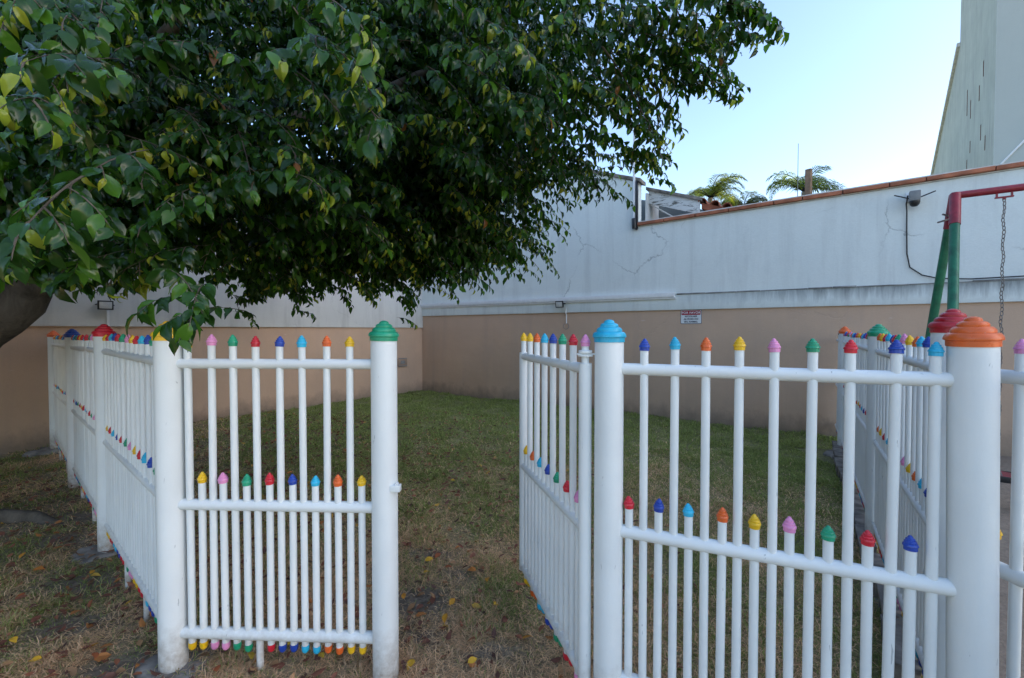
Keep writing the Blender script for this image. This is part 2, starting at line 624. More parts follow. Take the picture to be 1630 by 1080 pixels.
put('trim_rail', MB().box(0.02, 6.12, -0.075, -0.012, 2.075, 2.155).box(0.02, 6.14, -0.060, -0.012, 2.045, 2.073).mesh('trim_rail', 'white_plastic', bevel=0.006), wall)
# sloping cap over the gable
cap_poly = [(T_STEP + 0.06, 4.135), (T_STEP + 0.06, 4.20), (4.83, 4.445), (3.0, 5.14), (0.0, 5.14), (0.0, 5.083), (3.0, 5.083), (4.83, 4.389)]
put('gable_cap', MB().prism(cap_poly, -0.05, 0.26).mesh('gable_cap', 'concrete', bevel=0.004), wall)
put('mortar_bed', MB().prism([(T_STEP + 0.004, 3.349), (LEN, 3.624), (LEN, 3.640), (T_STEP + 0.004, 3.365)], -0.02, 0.22).mesh('mortar_bed', 'mortar'), wall)
tile_me = []
for k in range(5):
    w = (0.42, 0.50, 0.36, 0.62, 0.47)[k]
    m = MB().box(0.004, w - 0.006, -0.065, 0.235, 0.0, 0.052)
    tile_me.append((w, m.mesh('coping_tile', 'terracotta', bevel=0.008)))
top_me = {}
x = T_STEP + 0.01
sl = (3.62 - 3.345) / (LEN - T_STEP)
i = 0
while x < LEN - 0.7:
    w, me = tile_me[rng.randrange(5)]
    z = 3.345 + sl * (x - T_STEP) + 0.021
    put('coping_tile', me, wall, (x, rng.uniform(-0.008, 0.008), z), (rng.uniform(-0.02, 0.02), -math.atan(sl) + rng.uniform(-0.006, 0.006), rng.uniform(-0.008, 0.008)))
    x += w
    i += 1
# pale flashing strip lying on the coping
put('flashing', MB().prism([(T_STEP + 0.02, 3.425), (LEN, 3.700), (LEN, 3.715), (T_STEP + 0.02, 3.440)], -0.03, 0.20).mesh('flashing', 'mortar'), wall)

# ------------------------------------------------------------------ left-hand boundary wall
LL = 16.0
wl_o = (CORNER[0] + DL[0] * LL, CORNER[1] + DL[1] * LL, 0)
wall_l = thing('boundary_wall', 'white and tan stucco wall in the shade behind the tree on the left', 'wall', wl_o, RZ_L)
put('lower_wall', MB().box(0, LL + 0.15, 0.0, 0.18, -0.4, 1.65).mesh('lower_wall', 'tan_stucco', bevel=0.004), wall_l)
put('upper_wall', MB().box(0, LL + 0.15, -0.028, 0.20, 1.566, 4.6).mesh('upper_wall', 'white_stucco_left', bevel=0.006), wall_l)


# local helpers for things fixed on the walls
def on_right(t, z, off=0.0):
    return (CORNER[0] + DR[0] * t - 0.568 * off, CORNER[1] + DR[1] * t - 0.823 * off, z)


def on_left(t, z, off=0.0):      # t measured from the corner
    return (CORNER[0] + DL[0] * t + 0.785 * off, CORNER[1] + DL[1] * t - 0.62 * off, z)


# ------------------------------------------------------------------ picket fences
def lathe_mesh(name, prof, mat, n, angle=35):
    return MB().lathe(prof, n).mesh(name, mat, True, angle)


def post_cap_prof():
    p = [(0.0585, 0.0), (0.0585, 0.017), (0.0635, 0.0185), (0.0640, 0.0215)]
    tiers = [(0.0640, 0.0215, 0.0485, 0.040), (0.0500, 0.0410, 0.0345, 0.0575), (0.0360, 0.0585, 0.0200, 0.0735)]
    for r0, z0, r1, z1 in tiers:
        for k in range(1, 6):
            a = k / 5 * math.pi / 2
            p.append((r1 + (r0 - r1) * math.cos(a), z0 + (z1 - z0) * math.sin(a)))
        p.append((r1 + 0.0005, z1))
    for k in range(0, 6):
        a = k / 5 * math.pi / 2
        p.append((0.0205 * math.cos(a), 0.0745 + 0.0125 * math.sin(a)))
    return p


def small_cap_prof():
    p = [(0.0178, 0.0), (0.0178, 0.012), (0.0205, 0.0135)]
    for r0, z0, r1, z1 in [(0.0205, 0.0135, 0.0165, 0.0215), (0.0172, 0.0220, 0.0125, 0.0300), (0.0132, 0.0305, 0.0080, 0.0380)]:
        for k in range(1, 4):
            a = k / 3 * math.pi / 2
            p.append((r1 + (r0 - r1) * math.cos(a), z0 + (z1 - z0) * math.sin(a)))
    p += [(0.0070, 0.0415), (0.0040, 0.0455), (0.0, 0.0470)]
    return p


CAPS = {k: lathe_mesh('cap', post_cap_prof(), 'cap_' + k, 28, 28) for k in CAPCOL}
TIPS = {k: lathe_mesh('tip', small_cap_prof(), 'cap_' + k, 14, 25) for k in CAPCOL}
FEET = {k: lathe_mesh('foot', [(0.0, -0.036), (0.006, -0.0355), (0.0125, -0.030), (0.0165, -0.020), (0.0168, 0.0)], 'cap_' + k, 12) for k in CAPCOL}
POST_ME = lathe_mesh('post', [(0.0552, -0.25), (0.0552, 0.3), (0.0552, 1.0), (0.0552, 1.482)], 'white_paint', 32, 30)
TALL_ME = lathe_mesh('picket', [(0.0150, 0.105), (0.0150, 0.8), (0.0150, 1.457)], 'white_paint', 12)
LOW_ME = lathe_mesh('picket', [(0.0150, 0.105), (0.0150, 0.5), (0.0150, 0.852)], 'white_paint', 12)
LONG_ME = lathe_mesh('picket', [(0.0150, -0.03), (0.0150, 0.8), (0.0150, 1.457)], 'white_paint', 12)
SEQ = ['yellow', 'pink', 'green', 'red', 'blue', 'sky', 'orange']


def fence_post(parent, xy, colour, origin, lean=(0, 0), dz=0.0):
    loc = (xy[0] - origin[0], xy[1] - origin[1], dz)
    p = put('post', POST_ME, parent, loc, (lean[0], lean[1], 0.0 if any(lean) else rng.uniform(0, 6)))
    put('cap', CAPS[colour], p, (0, 0, 1.472), (rng.uniform(-0.03, 0.03), rng.uniform(-0.03, 0.03), rng.uniform(0, 6)))
    return p


def rail(parent, a, b, z, r, dz=(0, 0)):
    m = MB().tube([(a[0], a[1], z + dz[0]), ((a[0] + b[0]) / 2, (a[1] + b[1]) / 2, z + (dz[0] + dz[1]) / 2), (b[0], b[1], z + dz[1])], r, 18)
    put('rail', m.mesh('rail', 'white_paint', True, 50), parent)


def panel(parent, a, b, origin, s0, step, kinds, colours, dz=(0, 0), feet=True, longs=()):
    """rails from a to b and pickets every `step`; kinds 'T' tall / 'L' low"""
    a = Vector((a[0] - origin[0], a[1] - origin[1]))
    b = Vector((b[0] - origin[0], b[1] - origin[1]))
    d = b - a
    L = d.length
    d.normalize()
    for z, r in ((1.370, 0.0225), (0.745, 0.0245), (0.170, 0.0255)):
        rail(parent, a, b, z, r, dz)
    for i, (k, c) in enumerate(zip(kinds, colours)):
        s = s0 + step * i
        q = a + d * s
        z = dz[0] + (dz[1] - dz[0]) * s / L + rng.uniform(-0.004, 0.004)
        me = LONG_ME if i in longs else (TALL_ME if k == 'T' else LOW_ME)
        p = put('picket', me, parent, (q.x, q.y, z), (rng.gauss(0, 0.0022), rng.gauss(0, 0.0022), rng.uniform(0, 6)))
        sc_ = rng.uniform(0.95, 1.06)
        put('tip', TIPS[c], p, (0, 0, (1.445 if k == 'T' else 0.840) + rng.uniform(-0.003, 0.003)), (rng.uniform(-0.06, 0.06), rng.uniform(-0.06, 0.06), rng.uniform(0, 6)), (sc_, sc_, rng.uniform(0.9, 1.1)))
        if feet and i not in longs:
            put('foot', FEET[c], p, (0, 0, 0.128))


def run_colours(n, start=0, rev=False):
    s = SEQ[::-1] if rev else SEQ
    out = []
    for i in range(n):
        c = s[(start + i) % 7]
        out += [c, c]
    return out


# front panel left of the gate: yellow-capped corner post to green-capped gate post
P = POST
f1 = thing('picket_fence', 'white picket fence panel from yellow-capped corner post to green-capped gate post', 'fence', (*P['Y'], 0))
fence_post(f1, P['Y'], 'yellow', P['Y'], (0, 0))
gp = fence_post(f1, P['G'], 'green', P['Y'])
cols = ['yellow'] * 2 + ['pink'] * 2 + ['green'] * 2 + ['red'] * 2 + ['blue'] * 2 + ['sky'] * 2 + ['orange'] * 2 + ['yellow'] * 2
panel(f1, P['Y'], P['G'], P['Y'], 0.089, 0.0515, 'TL' * 8, cols, longs=(6,))
latch = MB().box(-0.022, 0.022, -0.016, 0.016, -0.014, 0.014).box(0.0, 0.012, -0.010, 0.010, 0.014, 0.024)
put('latch_keeper', latch.mesh('latch_keeper', 'white_paint', bevel=0.003), f1, (P['G'][0] - P['Y'][0] + 0.055, P['G'][1] - P['Y'][1] - 0.03, 0.842))

# side run on the left
f2 = thing('picket_fence', 'white picket fence running back along the left under the tree, red and blue post caps', 'fence', (*P['P2'], 0))
o2 = P['P2']
fence_post(f2, P['P2'], 'red', o2)
fence_post(f2, P['P3'], 'blue', o2, dz=-0.03)
fence_post(f2, P['P4'], 'orange', o2, dz=-0.05)
lefts = ['red', 'green', 'blue', 'sky', 'red', 'yellow', 'pink', 'green', 'red', 'blue', 'sky', 'red', 'yellow']


def dbl(seq, n):
    r = []
    for i in range(n):
        r += [seq[i % len(seq)]] * 2
    return r


def lp(a, b, s):
    return (a[0] + (b[0] - a[0]) * s, a[1] + (b[1] - a[1]) * s)


panel(f2, P['Y'], P['P2'], o2, 0.085, 0.0625, 'LT' * 13, dbl(lefts, 13), longs=(7, 15))
panel(f2, P['P2'], P['P3'], o2, 0.10, 0.064, 'LT' * 15, dbl(lefts[3:] + lefts[:3], 15), dz=(0, -0.03), longs=(9, 21))
panel(f2, P['P3'], P['P4'], o2, 0.10, 0.066, 'LT' * 15, dbl(lefts[5:] + lefts[:5], 15), dz=(-0.03, -0.05), longs=(9, 21))
panel(f2, P['P4'], (-6.31, 6.02), o2, 0.085, 0.066, 'LTLT', dbl(lefts, 2), dz=(-0.05, -0.05))

# front panel right of the gate
f3 = thing('picket_fence', 'white picket fence panel from sky-blue-capped gate post to big orange-capped post', 'fence', (*P['B'], 0))
fence_post(f3, P['B'], 'sky', P['B'])
fence_post(f3, (P['O'][0] + 0.028, P['O'][1]), 'orange', P['B'], (0.0, -0.019))
c3l = ['red', 'blue', 'sky', 'orange', 'yellow', 'pink', 'green', 'red', 'blue']
c3t = ['blue', 'sky', 'orange', 'yellow', 'pink', 'green', 'red', 'blue', 'sky']
panel(f3, P['B'], P['O'], P['B'], 0.0786, 0.0529, 'LT' * 9, [c for q in zip(c3l, c3t) for c in q])

# side run on the right, between lawn and swing
f4 = thing('picket_fence', 'white picket fence running back on the right, between lawn and swing', 'fence', (*P['Rd'], 0))
o4 = P['Rd']
fence_post(f4, P['Rd'], 'dark_red', o4, dz=0.035)
fence_post(f4, P['G2'], 'green', o4)
fence_post(f4, P['O2'], 'orange', o4)
rs = ['red', 'blue', 'sky', 'orange', 'yellow', 'pink', 'green', 'red', 'blue', 'sky', 'red', 'yellow', 'orange']
panel(f4, P['Rd'], P['G2'], o4, 0.12, 0.0625, 'LT' * 13, dbl(rs, 13))
panel(f4, P['G2'], P['O2'], o4, 0.10, 0.0640, 'LT' * 20, dbl(rs[4:] + rs[:4], 20))
panel(f4, P['O2'], (4.60, 6.20), o4, 0.10, 0.064, 'LT' * 7, dbl(rs[2:] + rs[:2], 7))
f5 = thing('picket_fence', 'white picket fence panel at the right edge, behind the big orange-capped post', 'fence', (P['Rd'][0] + 0.007, P['Rd'][1] - 0.06, 0))
e5 = (1.68, 0.45)
panel(f5, (P['Rd'][0] + 0.006, P['Rd'][1] - 0.05), e5, (P['Rd'][0] + 0.007, P['Rd'][1] - 0.06), 0.085, 0.0605, 'LT' * 8, ['yellow', 'pink', 'green', 'green', 'red', 'red', 'blue', 'blue', 'sky', 'sky', 'orange', 'orange', 'yellow', 'yellow', 'pink', 'pink'])

# gate standing open into the yard, hinged on the blue-capped post
GH, GE = (0.288, 1.725), (0.068, 2.535)
gate = thing('gate', 'white picket gate standing open into the lawn, hinged beside the sky-blue-capped post', 'gate', (*GH, 0))
dv = Vector((GE[0] - GH[0], GE[1] - GH[1]))
gl = dv.length
for q, nm in ((Vector((0, 0)), 'stile'), (dv, 'stile')):
    put(nm, MB().tube([(0, 0, 0.125), (0, 0, 0.7), (0, 0, 1.388)], 0.0255, 20).mesh('stile', 'white_paint', True, 50), gate, (q.x, q.y, 0))
for z, r in ((1.366, 0.0215), (0.735, 0.0225), (0.145, 0.0235)):
    rail(gate, (0, 0), (dv.x, dv.y), z, r)
gt = ['pink', 'red', 'green', 'blue', 'sky', 'orange', 'yellow', 'yellow']
stub = lathe_mesh('picket', [(0.0150, 1.36), (0.0150, 1.462)], 'white_paint', 12)
for i, c in enumerate(gt):
    q = dv * (i / 7)
    p = put('picket', stub if i in (0, 7) else TALL_ME, gate, (q.x, q.y, 0.008))
    put('tip', TIPS[c], p, (0, 0, 1.447), (0, 0, rng.uniform(0, 6)))
    if 0 < i < 7:
        put('foot', FEET[c], p, (0, 0, 0.118))
for i, c in enumerate(['pink', 'red', 'green', 'blue', 'sky', 'orange', 'yellow']):
    q = dv * ((i + 0.5) / 7)
    p = put('picket', LOW_ME, gate, (q.x, q.y, -0.022))
    put('tip', TIPS[c], p, (0, 0, 0.840), (0, 0, rng.uniform(0, 6)))
    put('foot', FEET[c], p, (0, 0, 0.128))
for z in (1.415, 0.06):
    h = MB().lathe([(0.030, z), (0.030, z + 0.006)], 16).lathe([(0.025, z + 0.012), (0.027, z + 0.014), (0.027, z + 0.022), (0.025, z + 0.024)], 16)
    h.box(-0.034, 0.046, -0.012, 0.012, z + 0.0065, z + 0.0115).box(0.040, 0.0455, -0.012, 0.012, z + 0.0118, z + 0.075)
    put('hinge', h.mesh('hinge', 'white_paint', bevel=0.0015), gate)

# ------------------------------------------------------------------ concrete round the post feet, edging blocks
def lump(name, r, h, seed, mat):
    q = random.Random(seed)
    n = 30
    prof = [(1.0, -0.06), (1.0, 0.25 * h), (0.86, 0.85 * h), (0.5, h), (0.0, h * 1.02)]
    rad = [r * (1 + q.uniform(-0.38, 0.38)) for _ in range(n)]
    rad = [(rad[i - 1] + rad[i] * 2 + rad[(i + 1) % n]) / 4 for i in range(n)]
    vs, fs = [], []
    for k, z in prof[:-1]:
        for i in range(n):
            a = 2 * math.pi * i / n
            vs.append((k * rad[i] * math.cos(a), k * rad[i] * math.sin(a), z + q.uniform(-0.3, 0.3) * h))
    vs.append((0, 0, h))
    for j in range(3):
        for i in range(n):
            fs.append((j * n + i, j * n + (i + 1) % n, (j + 1) * n + (i + 1) % n, (j + 1) * n + i))
    for i in range(n):
        fs.append((3 * n + i, 3 * n + (i + 1) % n, 4 * n))
    return MB().add(vs, fs).mesh(name, mat, True, 50)


def hz(x, y):
    return float(hgt(np.array([x]), np.array([y]))[0])


for (x, y, r, h, lab) in [(P['Y'][0] + 0.02, P['Y'][1] + 0.02, 0.17, 0.022, 'rough concrete footing round the yellow-capped corner post'),
                          (P['P2'][0] - 0.05, P['P2'][1] - 0.03, 0.14, 0.024, 'rough concrete footing round the red-capped post under the tree'),
                          (P['P4'][0], P['P4'][1], 0.24, 0.035, 'rough concrete footing at the far end of the left-hand fence'),
                          (P['O2'][0] - 0.08, P['O2'][1] - 0.1, 0.20, 0.045, 'rough concrete footing at the far orange-capped post on the right')]:
    tag(put('concrete_footing', lump('concrete_footing', r, h, int(x * 100), 'concrete'), None, (x, y, hz(x, y) - 0.008)), lab, 'footing', 'concrete footings')

# hollow edging blocks along the foot of the right-hand fence
bl = MB()
bx0, bx1, by, bz = -0.19, 0.19, 0.045, 0.13
bl.box(bx0, bx1, -by, by, -0.05, 0.022).box(bx0, bx1, -by, by, bz - 0.024, bz)
for a, b in ((bx0, bx0 + 0.028), (-0.016, 0.016), (bx1 - 0.028, bx1)):
    bl.box(a, b, -by + 0.002, by - 0.002, 0.020, bz - 0.022)
BLOCK = bl.mesh('edging_block', 'concrete', True, 40, 0.004)
CAV = MB().box(bx0 + 0.03, bx1 - 0.03, by - 0.028, by - 0.004, 0.022, bz - 0.026).mesh('hollow_dark', 'hollow_shade')  # dark slab painted in for the shade inside the hollows
dirv = Vector((P['O2'][0] - P['Rd'][0], P['O2'][1] - P['Rd'][1])).normalized()
nrm = Vector((-dirv.y, dirv.x))
rz_e = math.atan2(dirv.y, dirv.x)
for i in range(11):
    q = Vector(P['Rd']) + dirv * (0.45 + i * 0.405 + rng.uniform(-0.02, 0.02)) + nrm * (0.055 + rng.uniform(-0.015, 0.015))
    b = thing('edging_block', 'hollow grey edging block under the right-hand fence, %snearest to the dark-red-capped post' % ORD[i], 'edging block', (q.x, q.y, hz(q.x, q.y) - 0.025 + rng.uniform(-0.012, 0.008)), rz_e + math.pi + rng.uniform(-0.04, 0.04), 'edging blocks under the right-hand fence')
    put('block', BLOCK, b, (0, 0, 0), (rng.uniform(-0.04, 0.04), rng.uniform(-0.03, 0.03), 0))
    put('hollow_dark', CAV, b)

# ------------------------------------------------------------------ swing set
SW = Vector((3.9, 3.9, 0))
d3 = Vector((DR[0], DR[1], 0))
n3 = Vector((0.568, 0.823, 0))
ss = thing('swing_set', 'swing frame with red beam and green A-frame legs beyond the right-hand fence', 'swing frame', SW)
topz = 2.70
legs = [(-n3 * 1.10 - d3 * 0.20, -0.02), (n3 * 0.62 - d3 * 0.22, 0.02)]
for off, k in legs:
    top = Vector((0, 0, topz - 0.02)) + n3 * k
    foot = off + Vector((0, 0, -0.1))
    c = top + (foot - top) * 0.088
    put('leg', MB().tube([c, (c + foot) / 2, foot], 0.034, 18).mesh('leg', 'swing_green', True, 50), ss)
    put('collar', MB().tube([top + (top - foot).normalized() * 0.03, top + (foot - top) * 0.092], 0.0385, 18).mesh('collar', 'swing_red', True, 50), ss)
put('beam', MB().tube([-d3 * 0.02 + Vector((0, 0, topz)), d3 * 1.6 + Vector((0, 0, topz)), d3 * 3.2 + Vector((0, 0, topz))], 0.030, 18).mesh('beam', 'swing_red', True, 50), ss)
for off in (-n3 * 1.10 - d3 * (-3.40), n3 * 0.62 + d3 * 3.42):
    put('leg', MB().tube([d3 * 3.18 + Vector((0, 0, topz)), off + Vector((0, 0, -0.1))], 0.034, 14).mesh('leg', 'swing_green', True, 50), ss)
put('bolt', MB().tube([Vector((-0.16, -0.02, topz - 0.24)), Vector((-0.02, 0.03, topz - 0.20))], 0.008, 8).tube([Vector((-0.12, -0.02, topz - 0.17)), Vector((-0.02, 0.03, topz - 0.17))], 0.008, 8).mesh('bolt', 'galvanised'), ss)
hang = MB().box(-0.055, 0.055, -0.012, 0.012, -0.048, -0.036).box(-0.05, -0.038, -0.010, 0.010, -0.037, 0.0).box(0.038, 0.05, -0.010, 0.010, -0.037, 0.0).lathe([(0.012, -0.062), (0.012, -0.048)], 10)
HANG = hang.mesh('chain_hanger', 'swing_red', bevel=0.002)
tch = (0.30, 0.76)
for tt in tch:
    q = d3 * tt + Vector((0, 0, topz - 0.022))
    put('chain_hanger', HANG, ss, q, (0, 0, RZ_R))
# the swing itself: chains and seat
swg = thing('swing', 'chain-hung swing with dark red seat at the right edge', 'swing', SW + d3 * 0.53 + Vector((0, 0, 0.27)), RZ_R)
nseg = 16
pts = []
a_, b__ = 0.010, 0.020
for i in range(nseg):
    an = 2 * math.pi * i / nseg
    pts.append((a_ * math.cos(an), 0, (b__ if abs(math.sin(an)) > 0.2 else b__) * math.sin(an)))
lk = MB()
ring = pts
vs, fs = [], []
for i in range(nseg):
    p = Vector(ring[i])
    rad = Vector((p.x / a_ ** 2, 0, p.z / b__ ** 2)).normalized()
    for k in range(5):
        an = 2 * math.pi * k / 5
        vs.append(p + (rad * math.cos(an) + Vector((0, 1, 0)) * math.sin(an)) * 0.0036)
for i in range(nseg):
    for k in range(5):
        j, m_ = (i + 1) % nseg, (k + 1) % 5
        fs.append((i * 5 + k, i * 5 + m_, j * 5 + m_, j * 5 + k))
LINK = MB().add(vs, fs).mesh('chain_link', 'galvanised', True, 60)
zt, zb = topz - 0.085 - 0.27, 0.085
nl = int((zt - zb) / 0.0335)
for tt in tch:
    for i in range(nl):
        k = i / (nl - 1)
        put('chain_link', LINK, swg, (tt - 0.53 + 0.004 * math.sin(i), 0.003 * math.sin(i * 1.7), zt - k * (zt - zb)), (rng.uniform(-0.1, 0.1), rng.uniform(-0.1, 0.1), (math.pi / 2) * (i % 2) + 0.5 + rng.uniform(-0.25, 0.25)))
seat = MB().prism([(-0.26, 0.02), (-0.24, -0.015), (0.24, -0.015), (0.26, 0.02), (0.25, 0.028), (0.0, 0.014), (-0.25, 0.028)], -0.10, 0.10)
put('seat', seat.mesh('seat', 'seat_red', True, 30, 0.004), swg)
put('seat_rim', MB().box(-0.255, 0.255, -0.112, -0.101, -0.025, 0.026).box(-0.255, 0.255, 0.101, 0.112, -0.025, 0.026).mesh('seat_rim', 'black_plastic', bevel=0.003), swg)
for tt in tch:
    s_ = 1 if tt > 0.53 else -1
    put('seat_shackle', MB().tube([(s_ * 0.225, -0.09, 0.02), (s_ * 0.23, 0, 0.09), (s_ * 0.225, 0.09, 0.02)], 0.005, 8).mesh('seat_shackle', 'galvanised'), swg)

# ------------------------------------------------------------------ fittings on the walls
def text_mesh(body, size, mat, depth=0.0008):
    cu = bpy.data.curves.new('lettering', 'FONT')
    cu.body = body
    cu.size = size
    cu.align_x = 'CENTER'
    cu.align_y = 'CENTER'
    cu.extrude = depth
    cu.offset = 0.0012
    cu.space_character = 1.08
    o = bpy.data.objects.new('tmp_text', cu)
    COL.objects.link(o)
    bpy.context.view_layer.update()
    me = bpy.data.meshes.new_from_object(o.evaluated_get(bpy.context.evaluated_depsgraph_get()))
    me.name = 'lettering'
    bpy.data.objects.remove(o)
    bpy.data.curves.remove(cu)
    me.materials.clear()
    me.materials.append(MATS[mat])
    return me


def rounded(w, h, r, n=5):
    out = []
    for cx, cy, a0 in ((w / 2 - r, h / 2 - r, 0), (-w / 2 + r, h / 2 - r, 90), (-w / 2 + r, -h / 2 + r, 180), (w / 2 - r, -h / 2 + r, 270)):
        for i in range(n + 1):
            a = R(a0 + 90 * i / n)
            out.append((cx + r * math.cos(a), cy + r * math.sin(a)))
    return out


ts = 6.38
sg = thing('wall_sign', 'small white notice with crimson heading about cleaning up after pets on the tan wall', 'sign', on_right(ts, 1.735, 0.001), RZ_R)
put('plate', MB().prism(rounded(0.335, 0.235, 0.018), -0.004, 0.0).mesh('plate', 'ink_navy', True, 30), sg)
put('panel', MB().prism(rounded(0.322, 0.222, 0.014), -0.0065, -0.0041).mesh('panel', 'sign_white', True, 30), sg)
put('heading_band', MB().prism([(x, z + 0.067) for x, z in rounded(0.306, 0.074, 0.014)], -0.0085, -0.0067).mesh('heading_band', 'sign_crimson', True, 30), sg)
for body, size, z, m in (('POR FAVOR', 0.052, 0.066, 'sign_white'), ('RECOLHER', 0.037, 0.005, 'ink_navy'), ('AS FEZES DO', 0.037, -0.040, 'ink_navy'), ('SEU ANIMAL', 0.037, -0.085, 'ink_navy')):
    put('lettering', text_mesh(body, size, m), sg, (0, -0.0098 if z > 0.05 else -0.0078, z), (R(90), 0, 0))


def floodlight(loc, rz, lab, tilt):
    f = thing('floodlight', lab, 'floodlight', loc, rz, 'black floodlights on the walls')
    Mx = (tilt, 0, 0)
    h = put('housing', MB().box(-0.085, 0.085, -0.035, 0.0, -0.065, 0.065).box(-0.07, 0.07, 0.0, 0.02, -0.05, 0.05).mesh('housing', 'black_plastic', bevel=0.006), f, (0, -0.09, 0), Mx)
    put('lens', MB().box(-0.068, 0.068, -0.039, -0.034, -0.048, 0.048).mesh('lens', 'lamp_glass', bevel=0.003), h)
    put('bracket', MB().tube([(-0.095, -0.09, 0), (-0.095, -0.03, 0.01), (-0.06, -0.008, 0.02), (0.06, -0.008, 0.02), (0.095, -0.03, 0.01), (0.095, -0.09, 0)], 0.007, 8).box(-0.05, 0.05, -0.008, 0.0, 0.0, 0.04).mesh('bracket', 'black_plastic', bevel=0.001), f)
    return f


floodlight(on_right(3.96, 2.02, 0.032), RZ_R, 'small black floodlight under the trim of the white wall', R(12))
cb = thing('lamp_cable', 'white cable tail with a small coil hanging under the floodlight', 'cable', on_right(4.05, 1.94, 0.034), RZ_R)
put('cable_cover', MB().tube([(0.0, -0.006, 0.0), (0.0, -0.006, -0.10), (0.0, 0.018, -0.12), (0.0, 0.020, -0.30)], 0.012, 8).mesh('cable_cover', 'white_plastic'), cb)
put('cable_coil', MB().tube([(0.055 * math.sin(a), 0.02 - 0.004 * a, -0.355 + 0.055 * math.cos(a)) for a in np.linspace(0, 6.0, 26)], 0.005, 6).mesh('cable_coil', 'grey_metal'), cb)
floodlight(on_left(5.90, 1.87, 0.030), RZ_L, 'small black floodlight on the shaded white wall at far left', R(5))
tag(put('cable_cover', MB().box(-0.014, 0.014, -0.022, 0.0, -0.33, 0.0).mesh('cable_cover', 'white_plastic', bevel=0.002), None, on_left(5.86, 1.84, 0.030), (0, 0, RZ_L)), 'thin white cable cover below the far left floodlight', 'cable cover')
jb = thing('outlet_box', 'small grey outlet box low on the tan wall near the corner', 'outlet box', on_left(0.62, 0.74, 0.001), RZ_L)
put('box', MB().box(-0.13, 0.13, -0.03, 0.0, -0.09, 0.09).mesh('box', 'tan_stucco', bevel=0.004), jb)
put('louvre', MB().box(-0.12, 0.12, -0.045, -0.031, 0.08, 0.10).box(-0.12, 0.12, -0.045, -0.031, -0.10, -0.08).box(-0.06, 0.06, -0.036, -0.031, -0.04, 0.04).mesh('louvre', 'grey_metal', bevel=0.002), jb)

# security camera with two aerials and its lead
wc = thing('security_camera', 'grey security camera with two aerials high on the white wall', 'security camera', on_right(9.13, 3.22, 0.012), RZ_R)
put('bracket', MB().box(-0.075, 0.075, -0.03, 0.0, -0.03, 0.10).box(-0.03, 0.03, -0.11, -0.031, 0.01, 0.06).mesh('bracket', 'white_plastic', bevel=0.005), wc)
put('body', MB().box(-0.055, 0.055, -0.17, -0.085, -0.045, 0.085).mesh('body', 'grey_metal', True, 40, 0.014), wc)
put('dome', MB().lathe([(0.0, -0.118), (0.028, -0.112), (0.048, -0.09), (0.056, -0.058), (0.056, -0.046)], 20, 0, -0.128).mesh('dome', 'black_plastic', True, 40), wc)
for s_ in (-1, 1):
    put('aerial', MB().tube([(s_ * 0.05, -0.10, 0.0), (s_ * 0.20, -0.11, 0.055 if s_ > 0 else 0.065)], 0.008, 8).mesh('aerial', 'black_plastic'), wc)
ld = [(-0.06, -0.07, 0.05), (-0.068, -0.03, -0.05), (-0.060, -0.018, -0.14), (-0.057, -0.014, -0.40), (-0.05, -0.014, -0.70), (-0.02, -0.016, -0.88), (0.10, -0.016, -0.99), (0.25, -0.03, -1.045), (0.55, -0.035, -1.072), (1.4, -0.035, -1.062), (3.0, -0.035, -1.068)]
tag(put('camera_lead', MB().tube(ld, 0.008, 8).mesh('camera_lead', 'black_plastic', True, 70), None, on_right(9.13, 3.22, 0.012), (0, 0, RZ_R)), 'black lead curving down the white wall from the security camera', 'cable')

# ------------------------------------------------------------------ neighbour's house behind the wall
vp = thing('vent_pipe', 'tall thin white pipe with black foot standing at the wall step', 'pipe', on_right(T_STEP - 0.05, 3.36, 0.05), RZ_R)
put('pipe', MB().tube([(0, 0, 0.05), (0, 0, 1.9)], 0.023, 14).mesh('pipe', 'white_plastic'), vp)
put('foot', MB().tube([(0.01, 0, -0.04), (0, 0, 0.14)], 0.042, 14).box(0.032, 0.062, -0.02, 0.05, -0.06, 0.80).mesh('foot', 'black_plastic', bevel=0.002), vp)

hs = thing('neighbour_house', 'grey neighbour house with peeling fascia and red tiled roof behind the wall step', 'house', on_right(T_STEP, 0, 0), RZ_R)
# slope of the verge falls to the right like the gable
sl_h = -0.37
put('wall', MB().prism([(-3.0, 0.0), (1.5, 0.0), (1.5, 3.52), (0.30, 3.95), (-3.0, 4.9)], 0.95, 1.10).mesh('wall', 'house_grey'), hs)
put('side_wall', MB().box(0.06, 0.10, 0.24, 0.94, 2.0, 4.0).mesh('side_wall', 'white_stucco_left'), hs)


def verge(name, x0, x1, zt_, h, y0, y1, mat):
    put(name, MB().prism([(x0, zt_), (x1, zt_ + sl_h * (x1 - x0)), (x1, zt_ + sl_h * (x1 - x0) - h), (x0, zt_ - h)], y0, y1).mesh(name, mat, True, 30, 0.003), hs)


